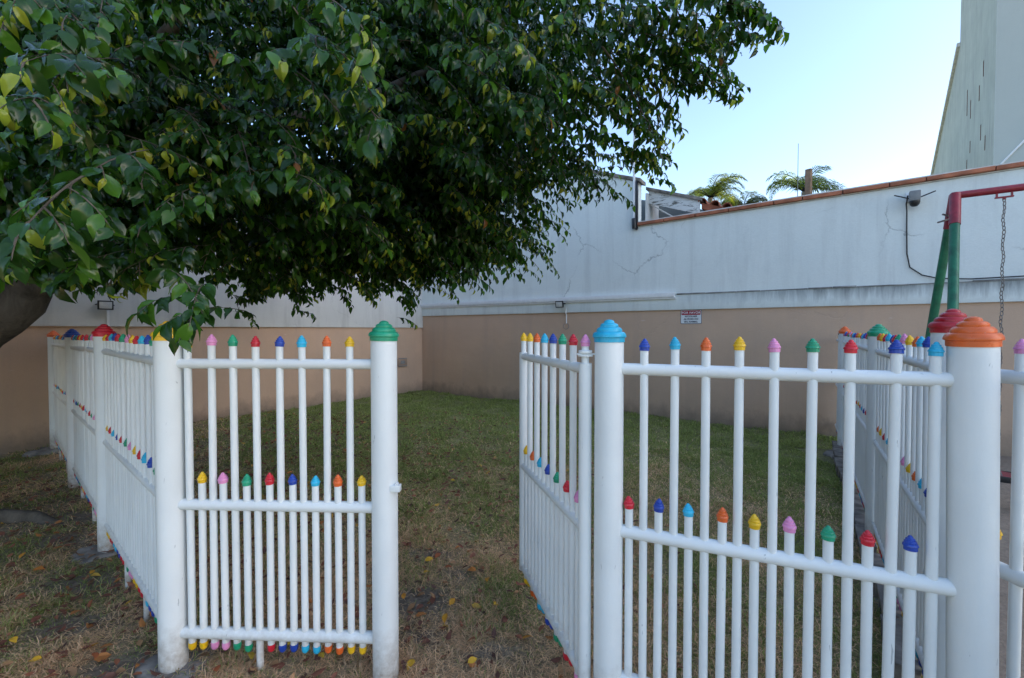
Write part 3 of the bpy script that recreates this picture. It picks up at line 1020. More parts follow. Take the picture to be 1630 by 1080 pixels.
verge('fascia', 0.10, 0.98, 4.06, 0.235, 0.30, 0.335, 'fascia_paint')
verge('verge_cap', 0.06, 1.02, 4.125, 0.055, 0.26, 0.60, 'concrete')
for x0, z0, x1, z1 in ((0.14, 3.80, 0.82, 3.32), (0.98, 3.52, 1.30, 3.25)):
    put('strut', MB().tube([(x0, 0.33, z0), (x1, 0.34, z1)], 0.012, 8).mesh('strut', 'mortar'), hs)
roof = put('roof', MB().prism([(1.0, 3.70), (2.3, 3.22), (2.3, 3.14), (1.0, 3.60)], 0.35, 6.5).mesh('roof', 'roof_tile'), hs)
half = MB()
vs, fs = [], []
for j, (yy, rr) in enumerate(((0.0, 0.075), (0.40, 0.060))):
    for lay in (0, 1):
        for i in range(9):
            a = math.pi * i / 8
            r_ = rr - 0.012 * lay
            vs.append((r_ * math.cos(a), yy, r_ * math.sin(a)))
for i in range(8):
    fs += [(i, i + 1, 18 + i + 1, 18 + i), (9 + i, 27 + i, 27 + i + 1, 9 + i + 1), (i, 9 + i, 9 + i + 1, i + 1), (18 + i, 18 + i + 1, 27 + i + 1, 27 + i)]
fs += [(0, 18, 27, 9), (8, 17, 35, 26)]
TILE = half.add(vs, fs).mesh('roof_tile', 'roof_tile', True, 50)
for r_ in range(7):
    for c_ in range(8):
        x0 = 1.03 + r_ * 0.185
        put('roof_tile', TILE, roof, (x0 + rng.uniform(-0.01, 0.01), 0.28 + c_ * 0.33, 3.70 + (x0 - 1.0) * -0.37 + rng.uniform(-0.006, 0.006)), (0.03, R(20) + rng.uniform(-0.05, 0.05), rng.uniform(-0.03, 0.03)))

# weathered post and thin mast between the palms
wp = on_right(7.98, 0, -0.75)
tag(put('timber_post', MB().box(-0.040, 0.040, -0.04, 0.04, 0, 4.08).mesh('timber_post', 'wood_post', True, 30, 0.008), None, wp, (0, 0, RZ_R - 0.35)), 'brown timber post rising behind the wall in front of a palm', 'post')
tag(put('aerial_mast', MB().tube([(0, 0, 0), (0, 0, 9.9)], [0.03, 0.012], 8).mesh('aerial_mast', 'grey_metal'), None, (12.9, 20.0, 0)), 'hair-thin grey mast beside the right-hand palm', 'mast')

# ------------------------------------------------------------------ tower block
tw = thing('tower_building', 'tall pale tower with raking buttress and narrow slots at the right', 'building', (15.2, 14.0, 0), math.atan2(0.795, 0.606))
# local x runs back along the slotted face, local y points away to the left; body extends towards -y
TH = 20.0
slots = [(1.61, 10.2, 10.75), (2.17, 9.6, 10.15), (4.18, 9.85, 10.85), (3.54, 9.5, 10.2), (1.82, 8.1, 8.65), (1.17, 7.55, 8.05), (3.5, 8.2, 8.65), (4.01, 7.55, 8.1)]
xs = sorted({0.0, 5.88} | {round(s[0] - 0.06, 3) for s in slots} | {round(s[0] + 0.06, 3) for s in slots})
zs = sorted({0.0, TH} | {s[1] for s in slots} | {s[2] for s in slots})
fm = MB()
for i in range(len(xs) - 1):
    for j in range(len(zs) - 1):
        cx, cz = (xs[i] + xs[i + 1]) / 2, (zs[j] + zs[j + 1]) / 2
        if any(abs(cx - s[0]) < 0.06 and s[1] < cz < s[2] for s in slots):
            continue
        fm.add([(xs[i], 0, zs[j]), (xs[i + 1], 0, zs[j]), (xs[i + 1], 0, zs[j + 1]), (xs[i], 0, zs[j + 1])], [(0, 1, 2, 3)])
put('slotted_face', fm.mesh('slotted_face', 'tower_plaster', False), tw)
for s_ in slots:
    a, b, c, d = s_[0] - 0.06, s_[0] + 0.06, s_[1], s_[2]
    q = MB().add([(a, 0, c), (b, 0, c), (b, 0, d), (a, 0, d), (a, -0.3, c), (b, -0.3, c), (b, -0.3, d), (a, -0.3, d)], [(0, 4, 5, 1), (1, 5, 6, 2), (2, 6, 7, 3), (3, 7, 4, 0), (4, 7, 6, 5)])
    put('slot', q.mesh('slot', 'slot_brick', False), tw)
put('body', MB().box(0.01, 5.88, -62.0, -0.32, 0.0, TH).mesh('body', 'tower_smooth', False), tw)  # out-of-view length added so the block shades the yard
put('sun_block_wing', MB().box(0.02, 5.87, -64.0, -26.0, 0.0, 33.0).mesh('sun_block_wing', 'tower_smooth', False), tw)  # unseen wing added to keep direct sun off the yard
put('corner_strip', MB().box(-0.03, 0.0, -62.0, 0.004, 0.0, TH).mesh('corner_strip', 'tower_smooth', False), tw)
put('buttress', MB().prism([(5.885, 0.0), (17.8, 0.0), (17.8, 7.2), (12.96, 9.79), (5.885, 13.38)], -62.0, 0.0).mesh('buttress', 'tower_plaster', False), tw)
put('buttress_coping', MB().prism([(5.885, 13.39), (12.96, 9.80), (17.8, 7.21), (17.8, 7.37), (12.96, 9.96), (5.885, 13.55)], -62.0, 0.10).mesh('buttress_coping', 'mortar', False), tw)
tag(put('guy_wire', MB().tube([(15.28, 13.90, 6.65), (16.0, 13.3, 7.85), (17.5, 12.2, 10.4)], 0.03, 8).mesh('guy_wire', 'white_plastic'), None), 'white stay slanting across the blank face of the tower', 'wire')


# ------------------------------------------------------------------ foliage helpers
def leaf_shape(kind, lod, q):
    """unit leaf along +Y with tip at y=1, returns verts, tris"""
    if lod == 0:
        st = [0.0, 0.16, 0.36, 0.58, 0.78, 0.90, 1.0]
        wd = [0.0, 0.165, 0.255, 0.235, 0.125, 0.040, 0.0]
    else:
        st = [0.0, 0.30, 0.66, 1.0]
        wd = [0.0, 0.25, 0.20, 0.0]
    if kind == 'young':
        wd = [w * 0.92 for w in wd]
    curl = q.uniform(0.3, 1.15) if kind != 'young' else q.uniform(1.1, 2.4)
    fold = q.uniform(0.15, 0.55) if kind != 'young' else q.uniform(0.55, 1.15)
    twist = q.uniform(-0.35, 0.35) if kind != 'young' else q.uniform(-0.9, 0.9)
    wav = q.uniform(0.005, 0.04)
    vs = []
    y, z = 0.0, 0.0
    rows = []
    for i, (s, w) in enumerate(zip(st, wd)):
        if i:
            ds = st[i] - st[i - 1]
            a = curl * (s + st[i - 1]) / 2 - 0.15
            y += ds * math.cos(a)
            z -= ds * math.sin(a)
        tw_ = twist * s
        if w == 0:
            rows.append([len(vs)])
            vs.append((0, y, z))
        else:
            xs_ = (-1, -0.55, 0, 0.55, 1) if lod == 0 else (-1, 0, 1)
            rows.append([len(vs) + k for k in range(len(xs_))])
            for sd_ in xs_:
                a_s = abs(sd_)
                dx = sd_ * w * math.cos(fold * 0.9)
                dz = w * math.sin(fold) * (a_s if lod else (1.25 * a_s - 0.55 * a_s ** 3)) + (wav * math.sin(s * 13 + sd_) if a_s > 0.9 else 0)
                vs.append((dx * math.cos(tw_) - dz * math.sin(tw_), y, z + dx * math.sin(tw_) + dz * math.cos(tw_)))
    fs = []
    for a, b in zip(rows[:-1], rows[1:]):
        if len(a) == 1:
            fs += [(a[0], b[k + 1], b[k]) for k in range(len(b) - 1)]
        elif len(b) == 1:
            fs += [(a[k], a[k + 1], b[0]) for k in range(len(a) - 1)]
        else:
            for k in range(len(a) - 1):
                fs += [(a[k], a[k + 1], b[k + 1]), (a[k], b[k + 1], b[k])]
    return np.array(vs, float), np.array(fs, int)


def frames(d, n):
    d = d / np.linalg.norm(d, axis=1, keepdims=True)
    x = np.cross(d, n)
    x /= np.linalg.norm(x, axis=1, keepdims=True) + 1e-9
    n = np.cross(x, d)
    return np.stack([x, d, n], 2)       # columns: local x, y, z


def scatter_mesh(name, shapes, which, pos, rot, size, colr, mat, smooth=True):
    Vs, Fs, Cs = [], [], []
    off = 0
    for k, (sv, sf) in enumerate(shapes):
        m = which == k
        if not m.any():
            continue
        v = np.einsum('nij,vj->nvi', rot[m], sv) * size[m][:, None, None] + pos[m][:, None, :]
        nn, vv = v.shape[:2]
        f = (sf[None] + (np.arange(nn) * vv)[:, None, None] + off).reshape(-1, 3)
        Vs.append(v.reshape(-1, 3))
        Fs.append(f)
        Cs.append(np.repeat(colr[m], vv, axis=0))
        off += nn * vv
    return np_mesh(name, np.concatenate(Vs), np.concatenate(Fs), mat, np.concatenate(Cs), smooth)


# ------------------------------------------------------------------ weeping fig
TIPS_CM = """-212,263,355 -206,243,226 -72,375,291 -212,176,229 -236,309,324 -72,450,220 -65,329,362 -90,260,269 -128,458,230 -314,547,192 -230,201,315 -58,483,470 -13,382,297 -185,154,252 -208,310,365 -233,262,291 -132,336,238 -259,551,295 -186,491,232 -126,338,289 -24,392,297 -113,431,219 -56,371,349 -107,378,231 -69,444,250 95,336,304 -123,403,233 -94,248,343 -102,346,402 -237,250,182 -150,637,205 4,276,369 -105,336,262 -95,239,280 149,333,395 -161,326,289 28,392,299 -206,394,230 -205,219,188 -294,556,200 -16,397,315 122,299,387 -213,287,230 -213,299,245 -267,486,197 -305,552,196 -198,389,221 200,369,428 -73,499,240 -295,358,313 -132,374,266 -71,325,298 -125,275,341 -2,323,315 -94,486,200 -37,367,373 -115,253,238 -307,361,361 -231,248,241 -347,284,270 -74,304,286 -40,358,358 -109,258,287 -36,361,348 -191,166,231 24,433,317 -49,369,317 -80,330,292 -228,464,214 -11,294,315 -174,151,251 -229,283,260 -86,273,269 56,291,342 -227,234,295 -17,381,425 -160,301,314 -279,356,405 -186,385,249 -187,283,314 -193,299,380 -10,386,281 -27,303,365 -236,366,212 -197,295,334 -213,228,260 -212,202,248 -243,285,230 -49,304,389 -167,424,213 -45,383,371 -63,339,397 -215,528,199 -10,446,243 -187,198,287 -107,279,291 -213,258,261 -19,275,329 4,385,290 -240,332,198 -174,378,283 -223,353,207 -256,237,194 -139,257,313 21,323,301 -243,428,289 -42,540,250 -158,487,188 -210,511,204 -205,252,244 -155,367,239 -281,355,384 -377,423,293 -198,184,208 -59,511,254 -214,283,249 55,284,330 -143,260,352 -54,358,433 -241,563,198 -115,258,332 -197,190,283 -74,469,422 -133,285,366 -71,516,212 73,318,324 -65,400,376 -77,206,290 -231,311,336 -258,291,312 -156,445,199 -216,266,235 -250,510,227 -240,345,185 -226,207,269 -313,507,185 -105,246,275 180,512,463 -180,282,307 -229,281,209 -217,228,221 -79,474,225 -278,471,210 -49,441,255 -213,320,383 -200,189,305 -45,491,296 111,375,361 -235,317,262 -215,207,257 -117,531,183 -237,430,211 -153,271,285 -57,346,380 -319,522,184 -12,395,267 -256,373,339 -174,433,236 -153,287,246 143,298,382 -65,407,315 -238,364,205 -124,374,248 -220,252,192 -19,508,230 -273,250,356 -231,187,243 -195,317,253 -249,253,174 -142,328,412 -275,225,188 -200,390,369 -228,475,195 -249,306,382 -237,498,191 -17,438,288 -111,536,220 4,436,315 -56,503,237 -80,462,208 -121,303,272 -203,227,184 -144,435,217 -181,275,289 -84,367,298 -225,346,330 -101,233,320 -191,179,247 -370,579,201 -27,372,275 -48,336,387 20,424,280 -147,389,241 -14,400,288 -151,318,239 -237,336,274 -58,374,328 162,302,360 -237,260,173 -156,269,247 -38,313,401 -67,370,302 -258,288,172 -162,289,257 -65,383,300 17,454,254 -258,375,235 56,267,324 -16,396,270 -13,429,244 -68,541,222 -209,211,298 -225,367,235 -154,304,237 -102,347,249 107,296,387 -84,330,306 -125,263,337 -104,437,245 -26,324,326 -12,300,297 -236,336,190 -77,506,242 -59,434,256 -22,507,229 -27,429,314 -198,268,334 -201,180,249 -155,338,286 -72,292,304 -17,274,357 -130,301,282 -186,223,173 -164,359,225 -22,293,389 -277,231,337 -8,380,304 -348,572,210 -208,318,305 -90,450,217 -181,412,228 -90,269,266 -22,279,348 62,293,370 -56,403,330 -73,265,296 -188,178,233 -112,317,260 -13,396,475 -43,468,276 -90,391,324 87,361,289 113,303,370 -13,380,305 -196,171,253 -86,236,315 13,282,348 -146,481,193 -181,169,241 -30,468,213 -57,536,260 -88,398,281 -161,326,224 -139,256,323 -78,245,270 41,454,276 -202,231,181 19,451,255 90,464,381 83,397,294 -200,355,214 -44,505,252 -150,488,189 -121,276,327 -147,265,263 -228,467,194 -34,289,344 -72,272,348 -229,187,250 -69,374,316 -31,362,306 -62,393,389 -56,488,236 -180,478,199 -191,253,359 -161,277,374 -215,291,226 3,453,222 -186,320,276 19,353,378 -184,274,374 -153,554,204 -184,237,178 -156,326,224 -284,299,178 -213,213,246 -189,223,173 -82,458,226 -133,338,253 -184,319,245 157,293,374 -34,351,356 116,365,319 -83,251,347 -244,338,272 133,295,386 -265,347,320 -157,649,572 -265,334,320 -188,195,272 -77,466,207 -187,287,298 -257,404,200 -159,557,216 -224,275,276 -212,376,214 148,293,362 -210,258,211 -77,443,229 -152,283,254 -226,289,344 -199,186,295 -254,366,211 -42,369,304 95,317,320 100,418,326 -238,246,176 -85,364,241 -97,265,320 43,324,362 10,290,343 20,371,300 86,376,295 89,376,432 -229,246,226 -84,316,280 -16,374,310 -285,244,279 -150,310,236 -150,292,281 -308,530,214 -79,457,211 -187,310,243 -141,278,370 -207,204,300 -70,380,276 -52,389,358 -37,384,385 -121,334,242 -175,269,251 67,353,304 -207,259,268 -259,312,337 139,299,394 -22,418,261 -209,224,193 -191,211,294 -69,422,356 69,420,294 -92,330,251 -226,307,218 -256,461,229 -70,438,245 -113,527,221 -206,188,195 -205,434,215 -156,358,227 -91,469,211 -32,377,280 -203,239,201 66,397,301 -172,466,190 -122,409,240 155,363,381 -110,364,286 -149,315,233 4,496,261 -257,228,247 -173,308,236 -17,324,325 -114,476,214 -65,383,317 -194,212,288 -238,263,243 -248,357,216 -183,334,216 -164,470,237 -201,352,221 -177,272,246 -157,523,188 -246,289,369 -45,426,295 -201,396,224 -81,379,239 -128,328,251 -168,280,379 -294,419,237 -264,222,188 -118,371,296 -231,212,302 -103,463,213 -37,300,383 -151,397,236 -231,258,180 -114,245,321 -223,252,342 -223,216,210 -15,360,290 -45,515,282 -134,485,210 -195,198,279 -212,341,221 -83,386,234 -94,358,249 -83,373,242 -86,269,289 -162,318,237 -217,287,223 -197,275,360 -107,315,260 -68,312,381 89,367,452 -61,441,247 -272,528,199 -21,282,356 -18,305,296 -225,272,238 -159,621,210 40,322,303 -36,476,220 -265,300,311 -173,304,262 143,353,414 -16,572,380 -64,481,238 -292,345,355 -221,289,277 -145,314,304 -98,233,293 -120,371,309 -121,339,250 9,398,259 88,312,339 -70,334,319 -258,261,180 -195,344,215 -233,538,230 -212,252,242 -232,460,209 -191,192,278 -169,460,198 -88,482,204 -130,263,288 68,450,313 -265,412,222 -72,301,339 -335,271,278 -122,479,213 27,310,398 -211,235,315 -15,290,319 -177,316,362 -89,431,221 -131,274,263 -129,356,239 -78,227,316 -220,287,225 -375,318,399 -255,556,184 -29,286,382 -323,549,189 146,329,390 -139,619,189 -253,375,191 -99,447,238 129,303,331 -267,256,192 -201,265,267 -309,498,207 -29,286,383 -251,378,342 -73,286,281 -210,231,238 -212,284,207 14,348,406 -222,288,304 -230,227,225 -189,285,248 -29,456,219 30,455,258 49,278,354 -14,308,394 -22,278,352 -118,560,189 57,316,313 -325,536,189 -114,344,255 -86,318,290 -178,355,323 -34,291,373 -200,222,192 -141,478,204 -122,355,252 -62,404,388 -91,387,300 -98,475,220 -26,381,264 -117,530,184 -86,260,363 -54,536,249 -260,442,390 2,243,302 46,374,446 -243,243,186 -35,340,329 95,316,339 -124,252,243 172,364,367 -12,265,315 -217,333,256 -191,303,241 -14,450,235 -222,334,245 -284,513,193 -232,254,358 -206,459,212 -298,299,291 -79,469,214 -165,262,356 41,290,360 -45,435,256 -116,513,240 -117,325,254 -48,299,366 -179,357,214 -215,267,368 -286,309,323 -45,531,228 22,275,307 116,320,389 19,387,288 -19,275,360 -55,399,266 -225,303,204 -118,262,351 -269,268,301 -229,225,192 -66,472,206 67,291,329 -303,279,346 -308,525,185 -203,253,332 -93,471,207 -222,184,210 -73,240,279 -235,256,236 -303,517,207 12,436,316 -124,272,355 -220,290,356 -14,397,256 -217,210,193 -48,441,259 -3,377,279 -129,263,364 47,297,340 37,333,301 -251,442,223 45,421,297 -222,282,370 -102,247,337 -88,427,240 -65,397,314 -281,300,187 43,279,306 -186,363,224 -136,463,261 70,506,348 -155,322,233 -208,313,235 -263,321,326 -107,369,297 -205,168,201 -222,433,205 -94,242,325 -275,286,187 -203,228,323 -19,331,317 -181,273,345 125,348,389 -88,369,280 -123,308,259 -43,348,330 3,363,302 -16,274,340 97,342,331 -154,324,233 95,358,335 -31,419,255 -224,224,199 -300,249,341 -48,481,207 -253,386,194 -136,340,238 -226,325,217 -105,330,279 -200,255,359 -6,463,247 -205,450,207 -96,283,308 -185,291,356 -311,527,197 -181,216,176 -159,271,294 -36,445,260 -214,187,305 -222,243,263 -213,353,237 -289,519,203 53,348,353 -214,236,286 -251,328,362 -241,252,237 -17,540,266 -195,303,266 -216,217,208 -62,420,391 -48,378,299 57,453,302 28,317,386 -134,473,217 -164,274,298 -113,352,291 -106,256,266 -106,409,241 -45,399,325 -144,527,198 -79,498,246 -115,322,277 -131,523,201 -105,536,214 -210,258,341 -232,208,188 86,326,400 -303,289,197 85,291,339 -36,381,375 -200,251,204 -219,266,282 67,461,297 -79,255,263 -211,207,262 99,324,339 -18,404,276 -235,298,272 -212,218,231 -128,504,217 -136,468,218 -30,468,229 -237,256,310 31,333,306 -111,266,262 -211,260,357 -58,481,314 -184,402,215 0,255,317 -248,213,244 131,311,343 -53,476,225 -130,423,222 -53,373,311 -127,552,193 -79,302,309 64,414,299 -208,350,218 -108,244,338 -171,449,199 -234,422,214 -24,333,295 -194,213,313 -126,564,176 -125,285,271 -130,343,239 -37,295,390 -137,358,250 -152,473,186 -222,224,324 -249,316,362 154,372,396 -91,357,433 -234,542,192 -91,263,360 -237,245,235 -10,375,296 -79,364,314 -279,409,195 -51,447,272 -264,220,190 20,375,294 -47,496,223 -212,269,274 20,469,240 -4,310,293 -101,389,265 -12,335,358 -101,287,265 35,302,381 -259,343,383 -205,213,258 -132,345,257 -43,363,345 70,377,329 -201,221,312 -54,387,378 -51,536,236 -201,286,360 -63,461,247 -369,469,332 -87,423,325 -260,562,190 -45,389,363 -106,250,348 -223,409,207 -209,353,403 -108,247,282 -32,404,276 -195,218,302 -134,353,243 -177,265,345 -237,496,183 -100,476,241 -160,391,225 -232,252,320 -287,499,213 -238,279,318 -233,268,250 -139,504,208 -163,275,266 -248,461,205 -90,275,266 -191,460,252 -133,496,215 -259,260,287 12,399,257 -302,504,205 -241,329,399 -283,488,220 -219,274,237 -200,188,273 -87,346,264 -212,292,305 -39,348,357 -186,399,219 -74,465,241 -211,271,236 -97,287,330 -51,471,254 -144,478,198 -195,173,279 -211,308,379 -39,321,373 -46,483,270 -55,471,208 -27,288,337 -1,395,264 -246,370,217 -98,309,280 -168,466,209 -231,533,200 -221,201,207 -117,410,302 57,394,295 -20,463,257 76,368,304 -300,382,361 -102,419,244 -99,332,277 55,404,311 -314,315,294 -66,392,251 -198,219,295 -167,150,192 -159,298,311 -104,377,251 -198,270,340 80,440,325 -201,229,179 -177,458,207 71,403,355 -269,417,280 -239,254,359 -3,374,280 -110,396,259 -70,336,303 -211,206,267 -139,293,239 -296,249,189 -137,477,213 -350,289,196 36,306,300 -119,255,346 -193,185,290 -216,454,206 -179,163,268 -240,270,217 -63,279,365 -49,400,284 -297,417,242 -276,375,221 -42,379,264 -216,265,363 -207,363,222 -51,376,374 -241,343,324 17,301,396 -35,421,262 -3,275,366 -224,308,293 -221,345,270 20,401,278 -130,280,260 -216,303,219 29,398,286 -57,496,221 -31,328,299 2,513,241 -239,261,253 -184,257,358 -193,455,225 -9,305,388 -58,280,379 -206,470,208 -204,467,207 -245,523,197 -317,529,220 -73,495,238 -88,435,236 0,258,311 -173,300,238 -149,476,191 -91,337,292 -181,285,265 -37,294,389 -27,404,257 -108,313,407 -30,346,292 -151,263,361 100,349,397 127,478,336 -31,285,346 -146,283,291 191,334,407 -134,387,258 -8,399,297 -200,258,343 -91,351,268 -12,443,219 -51,379,294 -30,342,309 -234,251,218 -198,205,295 -88,496,266 -205,340,274 -227,522,201 -121,383,231 -179,283,355 15,341,300 -228,345,287 -250,395,208 -237,364,234 -98,324,403 -10,416,245 -82,534,268 -236,259,211 -253,293,367 -22,335,369 -8,350,301 -190,301,243 -122,302,339 -89,306,275 -14,307,293 -274,438,243 -90,382,234 -271,327,402 -152,277,274 49,348,313 -150,263,337 -235,334,213 79,293,331 -151,303,238 -24,327,418 -172,453,275 -32,363,325 -264,306,219 -250,254,213 -209,278,364 52,410,298 -187,328,410 -120,526,194 -214,457,207 -123,268,362 -11,400,269 -246,247,200 -29,318,313 -237,268,307 -83,240,325 -342,366,286 -36,349,337 -216,307,250 -219,226,204 -17,518,268 -227,321,215 -6,274,323 -200,257,342 0,511,230 -24,475,217 -45,432,315 -76,479,423 -276,278,310 -125,251,341 -153,449,291 -151,268,332 -215,239,232 -45,366,275 -83,486,282 -245,255,240 -29,357,326 73,278,342 -208,542,228 -233,243,211 -252,294,295 -226,215,195 86,357,325 105,339,322 -154,440,237 -216,245,208 -165,607,199 -104,455,241 -25,317,387 -204,249,346 -80,431,331 -289,430,236 15,396,281 -170,343,323 -203,222,289 -49,364,327 -234,349,243 -268,518,210 -18,348,328 -224,236,231 -168,315,241 -137,536,212 -57,503,240 -219,283,269 -159,331,239 -12,312,328 -198,301,379 -228,381,231 -246,338,210 -244,336,207 -61,361,413 -119,252,345 -247,331,418 -11,318,386 -47,386,263 -232,283,277 -44,396,318 -237,532,187 -202,326,333 0,454,227 -138,259,253 -220,206,287 -119,481,270 -57,504,238 -185,277,302 103,329,303 -64,272,348 -74,342,307 -213,390,253 -223,289,221 -110,413,222 -185,374,214 21,534,250 -3,278,366 -152,459,214 75,418,349 -142,264,349 -224,245,216 -226,553,203 -203,263,334 -213,180,223 -77,416,312 158,284,368 -180,168,251 -160,304,299 24,288,333 -27,386,274 -243,279,186 -18,503,286 -204,274,223 -158,345,416 -208,379,243 10,337,307 -120,281,252 -45,520,218 27,406,300 -180,310,237 -185,274,240 -164,271,303 104,305,385 87,296,332 -188,195,297 -247,334,235 44,403,310 72,322,314 29,372,297 -42,343,369 -61,381,306 -63,438,393 91,317,309 -237,355,233 -73,414,452 -166,432,205 -226,195,228 -120,275,285 -103,430,229 -317,523,205 90,332,333 58,321,309 -18,305,320 -129,285,350 -168,285,278 -193,254,250 -239,245,176 -250,310,318 -242,372,228 -362,375,214 -8,388,304 -59,405,251 -222,363,389 -31,481,226 -38,571,269 -48,409,485 29,421,291 -73,349,375 -10,422,268 -129,296,242 -267,468,222 45,284,344 -213,183,218 -149,268,346 13,370,326 -55,361,322 43,412,307 -115,243,297 -240,322,221 36,399,330 -224,198,309 -121,256,293 34,292,315 -244,357,206 -429,351,342 -9,315,365 -36,353,372 -217,389,223 -9,379,290 -89,334,292 72,277,334 -241,253,223 -222,252,359 0,424,490 -209,252,188 66,321,311 -292,239,238 -63,373,317 -103,418,222 -105,304,268 -97,543,285 -135,278,363 -85,345,290 -13,441,379 -139,426,212 -238,196,300 -149,272,300 -176,305,246 -148,373,235 -288,524,194 0,317,362 -295,334,311 33,289,381 -210,290,295 -165,328,234 -259,278,321 33,488,261 -199,197,213 -48,482,259 -163,295,385 -52,320,400 89,327,326 -235,335,258 -234,211,314 -160,393,230 4,550,258 -133,264,305 -233,234,332 -93,499,213 -257,460,207 -271,413,373 -192,184,224 -154,265,270 -217,269,347 -108,135,153 -99,135,153 -128,150,157 -101,133,148 -98,140,156 144,235,305 139,240,314 132,240,321 131,260,286 123,260,290 114,265,296 101,290,251 111,300,248 97,290,259 89,320,241 80,330,250 46,430,204 41,440,215 -58,480,183 -103,480,155 -115,490,169 -310,530,156 -314,530,167 -369,520,171 -238,530,167 -189,520,178 -256,520,174 111,250,309 105,270,295 101,290,273 -209,208,189 -224,220,185 -276,238,203 -257,220,178 -262,229,190 -244,208,176 -189,179,181 -221,212,184 -170,171,173 -192,188,189 -185,179,171 -249,215,186 -274,236,178 -213,206,180 -208,182,174 -241,217,197 -223,209,178 -269,227,188 -210,188,176 -223,222,175 -179,172,187 -247,240,204 -210,197,181 -262,228,188 -197,185,185 -264,224,193 -217,204,187 -208,189,183 -267,226,196 -190,180,182"""
tips = np.array([[int(c) for c in p.split(',')] for p in TIPS_CM.split()], float) / 100.0
FRINGE_CM = """132,224,307 149,246,316 129,234,299 130,225,295 158,272,338 141,243,308 149,265,325 129,272,320 117,248,310 117,232,298 110,234,300 148,287,329 138,282,322 122,251,308 140,292,335 114,246,301 154,289,308 121,238,287 128,252,294 111,243,284 128,264,291 131,267,287 124,250,289 126,282,296 105,281,309 111,282,302 122,299,322 118,277,298 112,264,296 91,253,288 108,291,318 118,294,312 118,301,323 93,285,302 111,300,291 101,277,289 110,303,294 111,295,297 116,304,299 95,277,275 101,276,255 103,285,265 115,300,284 99,269,265 87,294,259 97,296,259 93,291,263 97,306,257 95,350,263 89,329,270 91,284,254 102,322,268 81,350,269 79,352,257 70,371,258 75,347,264 63,340,262 70,365,270 62,393,261 51,387,255 54,401,263 41,366,248 57,354,255 72,354,256 47,363,237 48,385,226 33,409,238 55,421,243 44,409,254 40,420,230 46,470,234 37,426,220 38,426,226 30,424,203 10,394,197 9,403,202 -3,418,212 41,459,212 13,422,210 31,474,205 -28,436,189 -25,418,193 -13,426,199 -18,389,202 -18,393,188 -37,442,191 -3,388,196 -19,420,196 -47,397,190 -60,443,187 -61,443,185 -69,454,193 -48,443,193"""
fringe = np.array([[int(c) for c in p.split(',')] for p in FRINGE_CM.split()], float) / 100.0
n_main = len(tips)
tips = np.concatenate([tips, fringe])
nt = len(tips)
fig = thing('fig_tree', 'large weeping fig with glossy dark green leaves hanging over the left of the yard', 'tree', (-4.75, 3.5, 0))
fo = np.array([-4.75, 3.5, 0.0])


def tpart(name, mb, mat):
    me = mb.mesh(name, mat, True, 60)
    return put(name, me, fig)


def rel(p):
    return Vector((p[0] - fo[0], p[1] - fo[1], p[2]))


tpart('trunk', MB().tube([rel(p) for p in [(-4.78, 3.5, -0.3), (-4.77, 3.5, 0.1), (-4.74, 3.5, 0.6), (-4.70, 3.5, 1.1), (-4.62, 3.5, 1.6), (-4.55, 3.5, 2.2), (-4.3, 3.6, 3.2), (-3.9, 3.8, 4.2)]], [0.46, 0.38, 0.31, 0.29, 0.30, 0.24, 0.20, 0.13], 20), 'bark')
bough_paths = [
    ([(-4.66, 3.5, 1.20), (-4.10, 3.48, 1.62), (-3.62, 3.5, 2.02), (-3.0, 3.6, 2.45), (-2.2, 3.7, 3.0), (-1.2, 3.8, 3.5), (-0.2, 3.9, 3.9)], [0.26, 0.20, 0.15, 0.11, 0.07, 0.045, 0.015]),
    ([(-4.2, 3.5, 2.3), (-3.2, 3.3, 3.2), (-2.0, 3.0, 3.7), (-0.8, 2.7, 3.9), (0.3, 2.6, 3.9), (1.2, 2.5, 3.6)], [0.10, 0.07, 0.045, 0.03, 0.02, 0.008]),
    ([(-4.4, 3.5, 1.9), (-3.9, 3.0, 2.6), (-3.5, 2.5, 3.0)], [0.08, 0.05, 0.02]),
    ([(-4.2, 3.5, 2.5), (-3.4, 4.4, 3.0), (-2.4, 5.0, 3.2), (-1.2, 5.2, 3.0)], [0.11, 0.08, 0.06, 0.02]),
]
for pth, rad in bough_paths:
    pv = [Vector(p) for p in pth]
    q_, r_q = [], []
    for k in range(len(pv) - 1):
        for m_ in range(5):
            u_ = m_ / 5
            j_ = 0.0 if k == 0 else min(0.05, rad[k] * 0.5)
            q_.append(pv[k].lerp(pv[k + 1], u_) + Vector((rng.uniform(-j_, j_), rng.uniform(-j_, j_), rng.uniform(-j_, j_) + 0.05 * math.sin(u_ * 3.1))))
            r_q.append(rad[k] + (rad[k + 1] - rad[k]) * u_)
    q_.append(pv[-1])
    r_q.append(rad[-1])
    tpart('bough', MB().tube([rel(p) for p in q_], r_q, 10), 'bark')
for pth, rad in [([(-4.7, 3.3, 0.12), (-4.3, 3.42, 0.05), (-3.8, 3.48, 0.02), (-3.5, 3.43, -0.05)], [0.16, 0.075, 0.05, 0.03]),
                 ([(-4.85, 3.2, 0.12), (-4.95, 2.8, 0.05), (-4.8, 2.3, -0.05)], [0.16, 0.09, 0.04])]:
    tpart('root', MB().tube([rel(p) for p in pth], rad, 10), 'bark')

